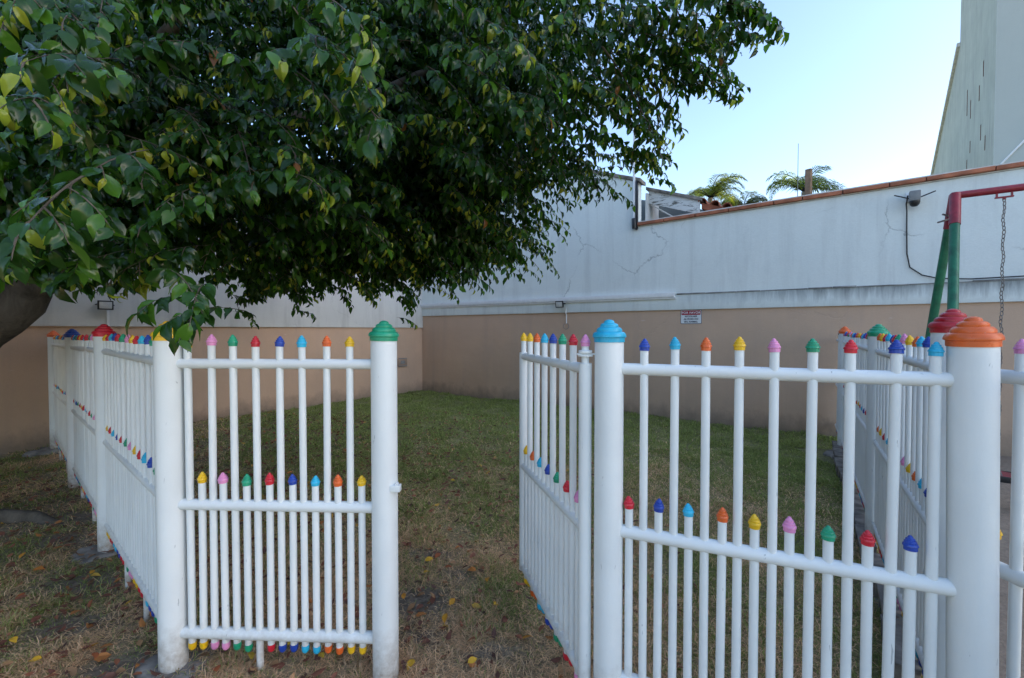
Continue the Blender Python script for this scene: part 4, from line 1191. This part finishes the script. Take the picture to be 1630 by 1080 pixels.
outv = tips[:, :2] - np.array([-2.2, 3.9])
outv = np.where((np.linalg.norm(outv, axis=1) < 0.5)[:, None], np.array([0.4, -0.9]), outv)
outv /= np.linalg.norm(outv, axis=1, keepdims=True)
ang = nr.normal(0, 0.55, nt)
outv = np.stack([outv[:, 0] * np.cos(ang) - outv[:, 1] * np.sin(ang), outv[:, 0] * np.sin(ang) + outv[:, 1] * np.cos(ang)], 1)
Lt = nr.uniform(0.20, 0.40, nt)
Lt[n_main:] = nr.uniform(0.32, 0.60, nt - n_main)
# twig base lies inward and above the tip
lift = nr.uniform(0.15, 0.75, nt)
base_ = tips - np.concatenate([outv * (Lt * 0.8)[:, None], -(Lt * lift)[:, None]], 1)
mid_ = tips - np.concatenate([outv * (Lt * 0.32)[:, None], -(Lt * (lift * 0.75 + 0.12))[:, None]], 1)
young_tw = nr.random(nt) < 0.22
spacing = np.where(np.arange(nt) < n_main, 0.030, 0.050)
# cascading sprays: a main stem with side twigs, given as base and tip in centimetres
SPRAYS_CM = """-44,363,256,4,384,221 74,248,356,126,240,335 -184,235,202,-205,207,183 -53,368,273,-30,345,244 -148,271,237,-189,234,223 -3,304,340,27,246,319 100,297,371,144,266,351 -25,242,348,16,249,331 -150,441,239,-122,467,203 -25,493,256,14,480,226 -262,549,216,-308,551,193 -143,391,236,-98,432,204 -254,440,211,-231,479,191 -110,242,357,-79,209,323 -210,212,250,-155,227,234 -191,287,300,-151,243,271 -205,372,236,-172,351,204 -172,176,275,-158,157,260 -202,268,346,-168,217,320 41,294,359,74,245,326 -85,308,318,-47,321,290 -52,377,247,-16,424,217 -145,298,312,-124,243,287 -151,288,289,-109,256,267 -68,438,248,-46,412,221 -167,427,209,-136,431,182 -49,403,254,11,384,238 -175,200,234,-175,172,223 -144,413,244,-144,454,206 18,293,389,43,275,359 -123,312,258,-125,283,228 -82,414,233,-52,415,205 -55,307,278,-14,273,253 -132,218,331,-97,204,295 -202,256,221,-174,209,196 -276,458,219,-295,493,206 -181,334,247,-145,338,214 -199,235,289,-203,205,259 -168,195,201,-181,151,176 -148,168,254,-149,139,226 56,269,380,101,240,342 -119,396,241,-67,436,221 -199,416,231,-145,442,215 -9,292,385,-9,261,360 -179,299,240,-178,236,212 -227,269,227,-212,234,211 -66,356,264,-14,385,246 -207,201,248,-187,169,235 -238,429,230,-212,396,200 -204,321,233,-188,271,195 -100,435,278,-67,417,257 -147,218,285,-96,225,272 -92,316,242,-121,266,221 8,297,291,36,314,264 -136,302,271,-158,264,242 -156,263,359,-171,218,325 -192,194,267,-167,168,231 -92,324,334,-57,331,308 -7,315,312,15,256,285 24,265,323,28,225,313 -186,420,232,-144,457,199 63,368,306,55,331,276 57,254,397,112,270,361 -123,480,223,-99,447,211 -114,347,264,-80,301,249 -55,369,322,0,384,292 -136,281,264,-121,253,233 -67,202,325,-24,216,305 -195,407,251,-166,378,211 -91,415,244,-60,445,203 -70,227,287,-77,192,265 -211,288,298,-164,276,263 33,269,384,64,264,357 73,275,375,113,266,360 -45,311,343,-7,281,299 -193,322,235,-151,291,214 -163,271,287,-120,240,257 29,306,413,74,298,375 13,280,319,57,297,307 -188,208,312,-163,176,272 -206,423,231,-238,456,200 -121,293,379,-89,240,346 -126,413,237,-93,416,213 -197,274,287,-148,256,249 -46,275,324,-7,236,294 -190,272,268,-182,228,242 -154,287,269,-160,244,226 -44,343,310,-24,318,279 -167,359,279,-127,343,237 -155,225,195,-178,197,176 -157,321,252,-145,282,225 -188,261,263,-188,228,231 -219,405,242,-212,373,212 -203,261,302,-150,243,269 -106,267,400,-57,282,356 -281,540,210,-314,531,190 -102,386,381,-64,378,352 -72,388,292,-34,364,271 -51,231,301,-90,198,275 -211,430,206,-202,380,193 -280,482,212,-306,518,196 -189,279,291,-187,242,259 -55,304,366,-39,260,336 -199,388,246,-179,432,210 -116,240,314,-62,210,298 -196,436,243,-176,392,208 -26,355,288,24,344,270 -87,333,306,-51,351,287 -114,236,238,-165,215,217 21,344,276,49,316,264 2,395,319,10,361,289 48,277,379,95,246,348 -215,255,297,-201,218,279 -170,175,193,-168,143,181 -195,241,250,-161,258,225 10,431,254,20,470,241 -58,411,279,-26,372,261 -100,410,322,-62,401,303 -252,326,246,-194,296,229 -118,295,283,-78,249,253 -162,179,254,-147,146,239 -126,353,244,-90,315,216 -229,404,229,-210,379,203 -173,307,251,-120,288,228 -156,261,353,-104,229,325 38,319,395,33,266,353 55,300,356,80,272,340 -152,471,244,-108,485,203 -220,391,228,-222,333,210 -85,247,358,-42,244,338 -253,296,246,-235,241,213 -152,247,304,-169,193,274 -79,229,281,-66,179,256 -258,392,224,-242,446,199 -194,395,222,-209,359,209 -48,254,302,-20,248,273 -217,243,215,-190,210,185 -143,356,240,-115,375,214 -187,183,202,-177,158,184 -56,397,269,-30,354,245 -110,409,405,-55,389,371 -1,305,367,-8,246,345 117,286,335,130,249,324 -129,284,259,-99,255,238 -253,298,247,-218,299,213 -201,248,244,-169,202,219 -174,230,195,-189,186,177 -127,419,240,-91,427,204 -179,270,274,-171,222,249 -179,341,252,-190,290,222 -133,216,380,-86,231,335 -159,445,244,-111,465,221 -46,262,384,-11,264,350 -216,144,227,-189,153,205 6,300,311,7,248,268 -55,289,376,-31,262,345 -133,318,238,-90,305,214 -184,184,284,-168,152,265 -243,288,254,-203,271,231 -85,325,337,-56,366,316 2,348,312,23,301,281 -11,229,359,32,238,342 -131,438,257,-102,466,217 -4,303,395,12,275,368 -86,297,290,-29,266,273 -197,318,311,-175,259,289 -246,399,231,-207,439,198 -226,251,222,-210,198,182 -98,403,266,-70,379,240 -206,439,240,-236,482,194 75,262,326,125,262,302 21,400,320,71,414,306 -260,269,227,-234,233,200 -98,393,256,-76,363,226 -64,318,286,-8,335,260 -164,255,347,-169,216,311 -177,411,277,-179,365,236 33,288,315,69,297,295 -165,351,227,-204,307,194 -148,240,227,-164,195,197 -6,367,281,18,350,253 -29,309,347,-26,270,322 -145,389,257,-97,393,228 22,292,307,59,285,280 -191,424,213,-143,458,194 -224,326,350,-238,294,316 -117,143,210,-122,114,182 -9,350,273,45,330,257 -203,218,320,-175,201,291 -93,266,394,-48,262,367 -98,228,342,-72,211,316 56,332,355,100,311,307 -221,410,235,-183,398,213 -165,346,242,-134,329,217 -178,410,248,-132,400,214 -259,460,239,-239,427,203 -166,264,274,-129,220,225 -197,261,283,-158,230,250 -194,282,284,-192,240,257 -70,201,247,-49,160,228 -72,198,251,-52,160,239 -98,173,258,-66,165,235 -88,175,260,-56,155,247 -74,171,281,-49,155,253 -87,205,279,-75,170,263 -130,251,239,-91,210,219 -131,253,256,-105,215,236 -21,227,297,19,210,272 -19,221,307,7,200,277 -39,242,301,-5,220,272 -17,257,281,30,250,267 15,274,307,56,240,279 -133,126,214,-113,105,206 -117,121,194,-112,100,173 -120,130,230,-115,105,215 -158,243,232,-160,200,207 86,264,351,135,227,310 53,240,324,122,231,306 90,209,357,125,254,318 63,253,339,127,270,320 92,304,344,138,281,307 67,264,333,128,261,289 68,291,353,115,276,306 29,258,327,96,265,300 59,277,328,106,285,287 51,288,317,103,295,270 51,252,312,94,280,262 38,313,299,89,296,261 13,344,316,68,355,264 8,369,319,63,381,274 -9,356,272,31,366,243 -30,430,257,30,426,229 -67,480,249,-2,447,222"""
spr = np.array([[int(c) for c in p.split(',')] for p in SPRAYS_CM.split()], float) / 100.0
tb, tm, tt_, to_, ty, tl = [], [], [], [], [], []
main_stems = []
for r in spr:
    b0, t0 = r[:3], r[3:]
    ax_ = t0 - b0
    L = np.linalg.norm(ax_)
    m0 = (b0 + t0) / 2 + np.array([0, 0, L * nr.uniform(0.10, 0.20)])
    main_stems.append((b0, m0, t0))
    hd = ax_[:2] / (np.linalg.norm(ax_[:2]) + 1e-6)
    yf = nr.random() < 0.58
    n = max(4, int(L / 0.058))
    for k in range(n + 1):
        s_ = 0.12 + 0.88 * k / n
        p = (1 - s_) ** 2 * b0 + 2 * s_ * (1 - s_) * m0 + s_ * s_ * t0
        tg = 2 * (1 - s_) * (m0 - b0) + 2 * s_ * (t0 - m0)
        tg /= np.linalg.norm(tg)
        sd_ = np.array([-hd[1], hd[0], 0.0]) * (1 if k % 2 else -1)
        ln = nr.uniform(0.09, 0.20) * (1.0 - 0.45 * s_)
        d = tg * 0.55 + (sd_ * 0.75 if k < n else 0) + np.array([0, 0, -0.35]) + nr.normal(0, 0.18, 3)
        d /= np.linalg.norm(d)
        q = p + d * ln
        tb.append(p)
        tm.append((p + q) / 2 + np.array([0, 0, 0.15 * ln]))
        tt_.append(q + np.array([0, 0, -0.12 * ln]))
        ho = d[:2] / (np.linalg.norm(d[:2]) + 1e-6) * 0.5 + hd * 0.7
        to_.append(ho)
        ty.append(yf and s_ > 0.35)
        tl.append(ln)
base_ = np.concatenate([base_, np.array(tb)])
mid_ = np.concatenate([mid_, np.array(tm)])
tips = np.concatenate([tips, np.array(tt_)])
outv = np.concatenate([outv, np.array(to_)])
Lt = np.concatenate([Lt, np.array(tl)])
young_tw = np.concatenate([young_tw, np.array(ty)])
spacing = np.concatenate([spacing, np.full(len(tl), 0.029)])
nt = len(tips)

SHp = [leaf_shape('old', 0, random.Random(i)) for i in range(7)] + [leaf_shape('young', 0, random.Random(50 + i)) for i in range(4)]
SHm = [leaf_shape('old', 1, random.Random(i)) for i in range(7)] + [leaf_shape('young', 1, random.Random(50 + i)) for i in range(4)]
SHb = [leaf_shape('old', 1, random.Random(90 + i)) for i in range(5)]

pos, dirs, nors, sizes, cols_, which = [], [], [], [], [], []
stems_v, stems_f = [], []
for i in range(nt):
    L = Lt[i] * 1.1
    nlv = int(L / spacing[i]) + 2
    near_k = 0.84 if np.linalg.norm(tips[i] - (0, 0, 1.52)) < 1.75 else 1.0
    k_sz = near_k if tips[i, 0] < 0.1 else (0.84 if spacing[i] < 0.045 else 0.74)
    for k in range(nlv):
        s_ = 0.04 + 0.96 * (k + 0.5) / nlv
        p = (1 - s_) ** 2 * base_[i] + 2 * s_ * (1 - s_) * mid_[i] + s_ * s_ * tips[i]
        tg = 2 * (1 - s_) * (mid_[i] - base_[i]) + 2 * s_ * (tips[i] - mid_[i])
        tg /= np.linalg.norm(tg) + 1e-9
        side = np.cross(tg, (0, 0, 1.0))
        side /= np.linalg.norm(side) + 1e-9
        sg_ = 1 if k % 2 else -1
        d = tg * 0.55 + side * sg_ * 0.75 + np.array([0, 0, -0.75]) + nr.normal(0, 0.28, 3)
        n = np.array([outv[i, 0] * 0.55, outv[i, 1] * 0.55, 0.8]) + nr.normal(0, 0.38, 3)
        yg = young_tw[i] and s_ > 0.6 and nr.random() < 0.7
        pos.append(p)
        dirs.append(d)
        nors.append(n)
        if yg:
            sizes.append(nr.uniform(0.050, 0.088) * k_sz)
            which.append(7 + nr.integers(4))
            cols_.append(np.array([0.24, 0.30, 0.032]) * nr.uniform(0.6, 1.35) + np.array([0.12, 0.07, 0.0]) * nr.random() ** 3)
        else:
            sizes.append((0.056 + 0.052 * nr.random() ** 0.8) * k_sz)
            which.append(nr.integers(7))
            v_ = nr.uniform(0.65, 1.35)
            c_ = np.array([0.022, 0.066, 0.010]) * v_
            if s_ > 0.45 and nr.random() < 0.32:
                c_ = np.array([0.065, 0.160, 0.016]) * v_
            if nr.random() < 0.002:
                c_ = np.array([0.24, 0.10, 0.03])
            cols_.append(c_)
    # stem: a 4-sided tapering tube
    o_ = len(stems_v)
    ns = 6
    for k in range(ns):
        s_ = k / (ns - 1)
        p = (1 - s_) ** 2 * base_[i] + 2 * s_ * (1 - s_) * mid_[i] + s_ * s_ * tips[i]
        r_ = 0.0032 * (1 - s_) + 0.0012
        stems_v += [p + (r_, 0, 0), p + (0, r_, r_ * 0.3), p + (-r_, 0, 0), p + (0, -r_, -r_ * 0.3)]
    for k in range(ns - 1):
        for j in range(4):
            a = o_ + k * 4 + j
            b = o_ + k * 4 + (j + 1) % 4
            stems_f.append((a, b, b + 4, a + 4))
for b0, m0, t0 in main_stems:
    o_ = len(stems_v)
    for k in range(8):
        s_ = k / 7
        p = (1 - s_) ** 2 * b0 + 2 * s_ * (1 - s_) * m0 + s_ * s_ * t0
        r_ = 0.0055 * (1 - s_) + 0.0016
        stems_v += [p + (r_, 0, 0), p + (0, r_, r_ * 0.3), p + (-r_, 0, 0), p + (0, -r_, -r_ * 0.3)]
    for k in range(7):
        for j in range(4):
            a = o_ + k * 4 + j
            b = o_ + k * 4 + (j + 1) % 4
            stems_f.append((a, b, b + 4, a + 4))
pos, dirs, nors = np.array(pos), np.array(dirs), np.array(nors)
sizes, cols_, which = np.array(sizes), np.array(cols_), np.array(which)
rot_ = frames(dirs, nors)

# the 300 leaves that show largest are single parts
dist = np.linalg.norm(pos - np.array([0, 0, 1.52]), axis=1)
tip_mid = pos + rot_[:, :, 1] * sizes[:, None] * 0.5
fx = 815 + 700 * tip_mid[:, 0] / tip_mid[:, 1]
fy = 525 - 700 * (tip_mid[:, 2] - 1.52) / tip_mid[:, 1]
inview = (fx > 5) & (fx < 1625) & (fy > 5) & (fy < 1075)
score = np.where(inview, sizes / dist, 0)
near_i = np.argsort(-score)[:300]
pal = [(0.018, 0.056, 0.009), (0.027, 0.082, 0.012), (0.065, 0.160, 0.016), (0.27, 0.33, 0.035)]
leaf_me = {}
for j in near_i:
    w = int(which[j])
    ci = 3 if w >= 7 else int(np.argmin([np.abs(np.array(c) - cols_[j]).sum() for c in pal[:3]]))
    key = (w, ci)
    if key not in leaf_me:
        sv, sf = SHp[w]
        leaf_me[key] = np_mesh('leaf', sv, sf, 'leaf', np.repeat(np.array([pal[ci]]), len(sv), axis=0))
    o = put('leaf', leaf_me[key], fig)
    M = Matrix.Identity(4)
    for r_ in range(3):
        for c_ in range(3):
            M[r_][c_] = rot_[j][r_, c_] * sizes[j]
        M[r_][3] = pos[j][r_] - fo[r_]
    o.matrix_local = M
keep = np.ones(len(pos), bool)
keep[near_i] = False
for sel, shp in ((keep & (dist < 2.9), SHp), (keep & (dist >= 2.9), SHm)):
    crown = put('crown', scatter_mesh('crown', shp, which[sel], pos[sel] - fo, rot_[sel], sizes[sel], cols_[sel], 'leaf'), fig)
    crown['kind'] = 'stuff'
tw_me = np_mesh('twigs', np.array(stems_v) - fo, np.array(stems_f), 'twig')
tw_o = put('twigs', tw_me, fig)
tw_o['kind'] = 'stuff'

# crown depth behind and above its near face, plus unseen masses added for shade
ELL = [((-1.9, 4.9, 3.75), (2.5, 1.2, 1.7), 16000), ((-0.55, 4.6, 3.75), (1.25, 1.0, 1.25), 5000), ((-1.7, 4.3, 4.7), (2.3, 1.1, 0.9), 7000),
       ((-3.3, 3.3, 3.3), (1.1, 1.0, 1.1), 7000), ((0.1, 4.0, 4.0), (1.0, 0.7, 0.75), 2500), ((-1.3, 4.9, 2.75), (1.7, 0.7, 0.75), 6500),
       ((-3.6, 4.4, 3.0), (1.1, 1.2, 1.0), 4500), ((-5.7, 3.7, 3.3), (1.8, 2.2, 1.5), 10000), ((-4.7, 2.0, 2.5), (1.5, 1.1, 1.6), 10000), ((-6.6, 1.6, 2.6), (2.0, 2.0, 1.5), 8000), ((-5.0, 0.3, 2.7), (1.8, 1.4, 1.6), 8000)]  # far-left masses are out of view, added to darken the left side
bp, bn = [], []
for c, r, n in ELL:
    u = nr.normal(0, 1, (n, 3))
    u /= np.linalg.norm(u, axis=1, keepdims=True)
    rad = nr.random(n) ** 0.28
    rad = rad * (0.86 + 0.14 * vnoise(u[:, 0] * 5, u[:, 1] * 5 + u[:, 2] * 4, 1.5, 21).clip(-1, 1))
    bp.append(np.array(c) + u * rad[:, None] * np.array(r))
    bn.append(u)
bp, bn = np.concatenate(bp), np.concatenate(bn)
bd = bn * 0.4 + nr.normal(0, 0.5, bp.shape) + np.array([0, 0, -0.7])
bno = bn * 0.5 + nr.normal(0, 0.5, bp.shape) + np.array([0, 0, 0.6])
bs = nr.uniform(0.075, 0.12, len(bp))
bc = np.array([0.020, 0.060, 0.010]) * nr.uniform(0.6, 1.3, (len(bp), 1))
inner = put('crown_fill_and_shade', scatter_mesh('crown_fill_and_shade', SHb, nr.integers(0, 5, len(bp)), bp - fo, frames(bd, bno), bs, bc, 'leaf'), fig)
inner['kind'] = 'stuff'


# ------------------------------------------------------------------ palms beyond the wall
def palm(loc, crown_z, n_fronds, length, label, seed, az0=None, col=(0.10, 0.15, 0.04), arch=1.0):
    q = np.random.default_rng(seed)
    pm = thing('palm_tree', label, 'palm tree', (loc[0], loc[1], 0), 0, 'palms beyond the wall')
    put('trunk', MB().tube([(0, 0, -0.2), (0.1, 0, crown_z * 0.5), (0, 0, crown_z)], [0.20, 0.15, 0.11], 12).mesh('trunk', 'palm_trunk'), pm)
    for k in range(n_fronds):
        az = q.uniform(0, 2 * math.pi) if az0 is None else az0[k % len(az0)] + q.normal(0, 0.2)
        el = q.uniform(0.35, 1.25)
        Lf = length * q.uniform(0.8, 1.1)
        n = 46
        pts_, dd = [], []
        p = np.array([0.0, 0.0, crown_z])
        for i in range(n):
            s_ = i / (n - 1)
            e = el - arch * (2.1 * s_ ** 1.5)
            d = np.array([math.cos(az) * math.cos(e), math.sin(az) * math.cos(e), math.sin(e)])
            p = p + d * Lf / n
            pts_.append(p.copy())
            dd.append(d)
        V, Fq, C = [], [], []
        for i in range(3, n):
            s_ = i / (n - 1)
            ll = length * 0.30 * math.sin(math.pi * min(1, 0.18 + s_ * 0.80)) ** 0.7 * q.uniform(0.8, 1.1)
            side = np.cross(dd[i], (0, 0, 1.0))
            side /= np.linalg.norm(side) + 1e-9
            for sg_ in (-1, 1):
                a = pts_[i]
                d1 = side * sg_ * 0.8 + dd[i] * 0.55 + np.array([0, 0, q.uniform(-0.25, 0.35)])
                d1 /= np.linalg.norm(d1)
                b = a + d1 * ll * 0.5
                d2 = d1 + np.array([0, 0, -0.9])
                d2 /= np.linalg.norm(d2)
                c = b + d2 * ll * 0.5
                w = 0.016 * length / 2
                o_ = len(V)
                V += [a - dd[i] * w * 0.5, a + dd[i] * w * 0.5, b - dd[i] * w, b + dd[i] * w, c]
                Fq += [(o_, o_ + 1, o_ + 3), (o_, o_ + 3, o_ + 2), (o_ + 2, o_ + 3, o_ + 4)]
                C += [np.array(col) * q.uniform(0.75, 1.25)] * 5
        put('frond', np_mesh('frond', np.array(V), np.array(Fq), 'palm_leaf', np.array(C)), pm)
        put('frond_rib', MB().tube([tuple(x) for x in pts_[::5]], [0.028 - 0.0025 * z_ for z_ in range(len(pts_[::5]))], 6).mesh('frond_rib', 'palm_leaf'), pm)


palm((9.85, 22.0), 8.05, 19, 2.0, 'feathery palm lit yellow from the right, left of the three', 3, None, (0.13, 0.17, 0.03))
palm((12.0, 23.0), 7.75, 20, 1.8, 'duller grey-green palm just right of the yellow-lit one', 8, None, (0.09, 0.12, 0.055))
palm((14.5, 22.0), 8.35, 15, 2.3, 'palm behind the brown timber post, right-hand of the three', 15, [0.1, 2.9, 0.5, 2.5, 5.0, 1.2], (0.11, 0.16, 0.035))

# ------------------------------------------------------------------ lawn
def blades(n, x0, x1, y0, y1, seed, lmin, lmax, w):
    q = np.random.default_rng(seed)
    x = q.uniform(x0, x1, n)
    y = q.uniform(y0, y1, n)
    d1, d2 = wallside(x, y)
    fr = fence_right(x, y)
    vis = np.abs(x) < (1.24 * y + 1.1)
    ok = (d1 > 0.02) & (d2 > 0.02) & vis & (fr < 0.03)
    x, y = x[ok], y[ok]
    g, s = cover(x, y)
    patch = np.clip(0.22 * vnoise(x, y, 7.0, 33) + 0.12, 0, 0.6)
    keep = q.random(len(x)) > np.maximum(s * 0.93, patch)
    x, y, g = x[keep], y[keep], g[keep]
    return x, y, g, lmin, lmax, w


GV, GF, GC = [], [], []
off = 0
for args in [(270000, -4.6, 2.6, 1.0, 3.2, 1, 0.035, 0.075, 0.0034), (230000, -6.3, 3.6, 3.2, 5.6, 2, 0.04, 0.080, 0.0048), (200000, -7.0, 4.8, 5.6, 11.0, 3, 0.045, 0.085, 0.0075)]:
    x, y, g, l0, l1, w = blades(*args)
    n = len(x)
    z = hgt(x, y)
    az = nr.uniform(0, 2 * math.pi, n)
    isg = nr.random(n) < g
    el = np.where(isg, nr.uniform(0.35, 1.25, n), nr.uniform(0.02, 0.75, n))
    tuft = np.clip(1.0 + 0.45 * vnoise(x, y, 9.0, 31) + 0.25 * vnoise(x, y, 22.0, 32), 0.45, 1.9)
    ln = nr.uniform(l0, l1, n) * np.where(isg, 0.85, 1.0) * tuft
    d = np.stack([np.cos(az) * np.cos(el), np.sin(az) * np.cos(el), np.sin(el)], 1)
    az2 = az + nr.normal(0, 0.5, n)
    e2 = el - nr.uniform(0.3, 1.2, n)
    d2 = np.stack([np.cos(az2) * np.cos(e2), np.sin(az2) * np.cos(e2), np.sin(e2)], 1)
    sd_ = np.stack([-np.sin(az), np.cos(az), np.zeros(n)], 1) * w / 2
    a = np.stack([x, y, z - 0.004], 1)
    a[:, 2] += np.where(isg, 0, nr.uniform(0, 0.012, n))
    b = a + d * (ln * 0.55)[:, None]
    c = b + d2 * (ln * 0.45)[:, None]
    c[:, 2] = np.maximum(c[:, 2], z + 0.002)
    V = np.stack([a - sd_, a + sd_, b - sd_ * 0.9, b + sd_ * 0.9, c], 1)
    v_ = nr.uniform(0.55, 1.35, n)[:, None]
    cd = np.array([0.76, 0.545, 0.345]) * v_ + (nr.random((n, 1)) < 0.12) * np.array([0.10, 0.09, 0.06])
    cg = np.array([0.29, 0.355, 0.115]) * v_ + nr.random((n, 1)) * np.array([0.03, 0.015, 0.0])
    col = np.where(isg[:, None], cg, cd)
    bi = (np.arange(n) * 5)[:, None, None]
    f = np.array([[0, 1, 3], [0, 3, 2], [2, 3, 4]])[None] + bi + off
    GV.append(V.reshape(-1, 3))
    GF.append(f.reshape(-1, 3))
    GC.append(np.repeat(col, 5, axis=0))
    off += n * 5
turf = put('grass', np_mesh('grass', np.concatenate(GV), np.concatenate(GF), 'grass_blade', np.concatenate(GC), False))
tag(turf, 'mown lawn, straw-dry at the gate and greener towards the walls', 'grass', kind='stuff')

# ------------------------------------------------------------------ leaf litter
SHd = [leaf_shape('old', 1, random.Random(200 + i)) for i in range(5)]
nl_ = 5200
x = np.concatenate([nr.normal(-3.0, 1.7, nl_), nr.uniform(-2.6, 1.0, 1100)])
y = np.concatenate([nr.uniform(1.3, 8.0, nl_), nr.uniform(1.4, 5.5, 1100)])
d1, d2 = wallside(x, y)
ok = (d1 > 0.05) & (d2 > 0.05) & (np.abs(x) < 1.24 * y + 0.3) & (fence_right(x, y) < -0.05)
x, y = x[ok], y[ok]
n = len(x)
az = nr.uniform(0, 6.28, n)
dl = np.stack([np.cos(az), np.sin(az), nr.normal(0, 0.25, n)], 1)
nn_ = np.stack([nr.normal(0, 0.35, n), nr.normal(0, 0.35, n), np.where(nr.random(n) < 0.5, 1.0, -1.0)], 1)
pc = np.array([(0.20, 0.070, 0.040), (0.28, 0.10, 0.05), (0.36, 0.19, 0.085), (0.13, 0.055, 0.038), (0.42, 0.16, 0.04), (0.55, 0.33, 0.05)])
pick = nr.choice(6, n, p=[0.31, 0.24, 0.16, 0.18, 0.07, 0.04])
lc = pc[pick] * nr.uniform(0.7, 1.2, (n, 1))
lit = put('leaf_litter', scatter_mesh('leaf_litter', SHd, nr.integers(0, 5, n), np.stack([x, y, hgt(x, y) + nr.uniform(0.012, 0.034, n)], 1), frames(dl, nn_), nr.uniform(0.036, 0.066, n), lc, 'dead_leaf'))
tag(lit, 'brown and russet fallen leaves strewn through the lawn', 'leaf litter', kind='stuff')

# bright fallen leaves one can pick out
YL = [(-0.34, 2.36), (-0.35, 2.30), (-0.62, 2.16), (-0.50, 2.84), (-0.56, 2.80), (-0.42, 2.72), (-0.54, 2.66), (-0.10, 2.36), (-0.22, 2.68), (0.05, 2.10), (-0.15, 2.62), (-0.60, 2.4),
      (-0.07, 3.75), (-0.62, 4.4), (-0.33, 4.75), (0.10, 4.25), (0.15, 4.0), (-1.85, 2.62), (-2.10, 2.40), (-2.45, 2.12), (-2.15, 1.98), (-1.95, 2.02), (-1.98, 2.08), (-2.55, 2.45), (-2.30, 2.60),
      (-1.9, 2.3), (-2.8, 2.5), (-3.0, 2.72), (-3.3, 2.95), (-2.62, 2.7), (-1.2, 1.98), (-1.05, 2.02), (-0.85, 1.95), (-1.30, 1.90), (-0.45, 1.98), (-0.2, 1.95), (0.55, 2.5), (0.9, 3.0), (-0.9, 3.2), (-1.1, 3.6)]
ylm = []
for i in range(6):
    sv, sf = leaf_shape('old', 0, random.Random(300 + i))
    c = [(0.68, 0.38, 0.025), (0.60, 0.28, 0.02), (0.50, 0.18, 0.03), (0.66, 0.42, 0.04), (0.36, 0.10, 0.03), (0.58, 0.25, 0.03)][i]
    ylm.append(np_mesh('fallen_leaf', sv, sf, 'dead_leaf', np.repeat(np.array([c]), len(sv), axis=0)))
LEAFC = ['golden yellow', 'amber', 'orange', 'bright yellow', 'russet', 'dull orange']
MARKS = [('Y', 'yellow-capped corner post'), ('G', 'green-capped gate post'), ('B', 'sky-blue-capped gate post'), ('P2', 'red-capped post under the tree')]
near_of = {}
for x, y in YL:
    k = min(MARKS, key=lambda m: math.hypot(x - P[m[0]][0], y - P[m[0]][1]))
    near_of.setdefault(k, []).append((math.hypot(x - P[k[0]][0], y - P[k[0]][1]), x, y))
for (key, words), lst in near_of.items():
    for i, (_, x, y) in enumerate(sorted(lst)):
        ci = rng.randrange(6)
        o = put('fallen_leaf', ylm[ci], None, (x, y, hz(x, y) + 0.036), (rng.uniform(-0.35, 0.35), rng.uniform(-0.4, 0.4), rng.uniform(0, 6.28)))
        s_ = rng.uniform(0.046, 0.066)
        o.scale = (s_ * 1.15, s_, s_)
        tag(o, '%s fallen leaf on the grass, %snearest to the %s' % (LEAFC[ci], ORD[min(i, 19)], words), 'leaf', 'bright fallen leaves on the ground')
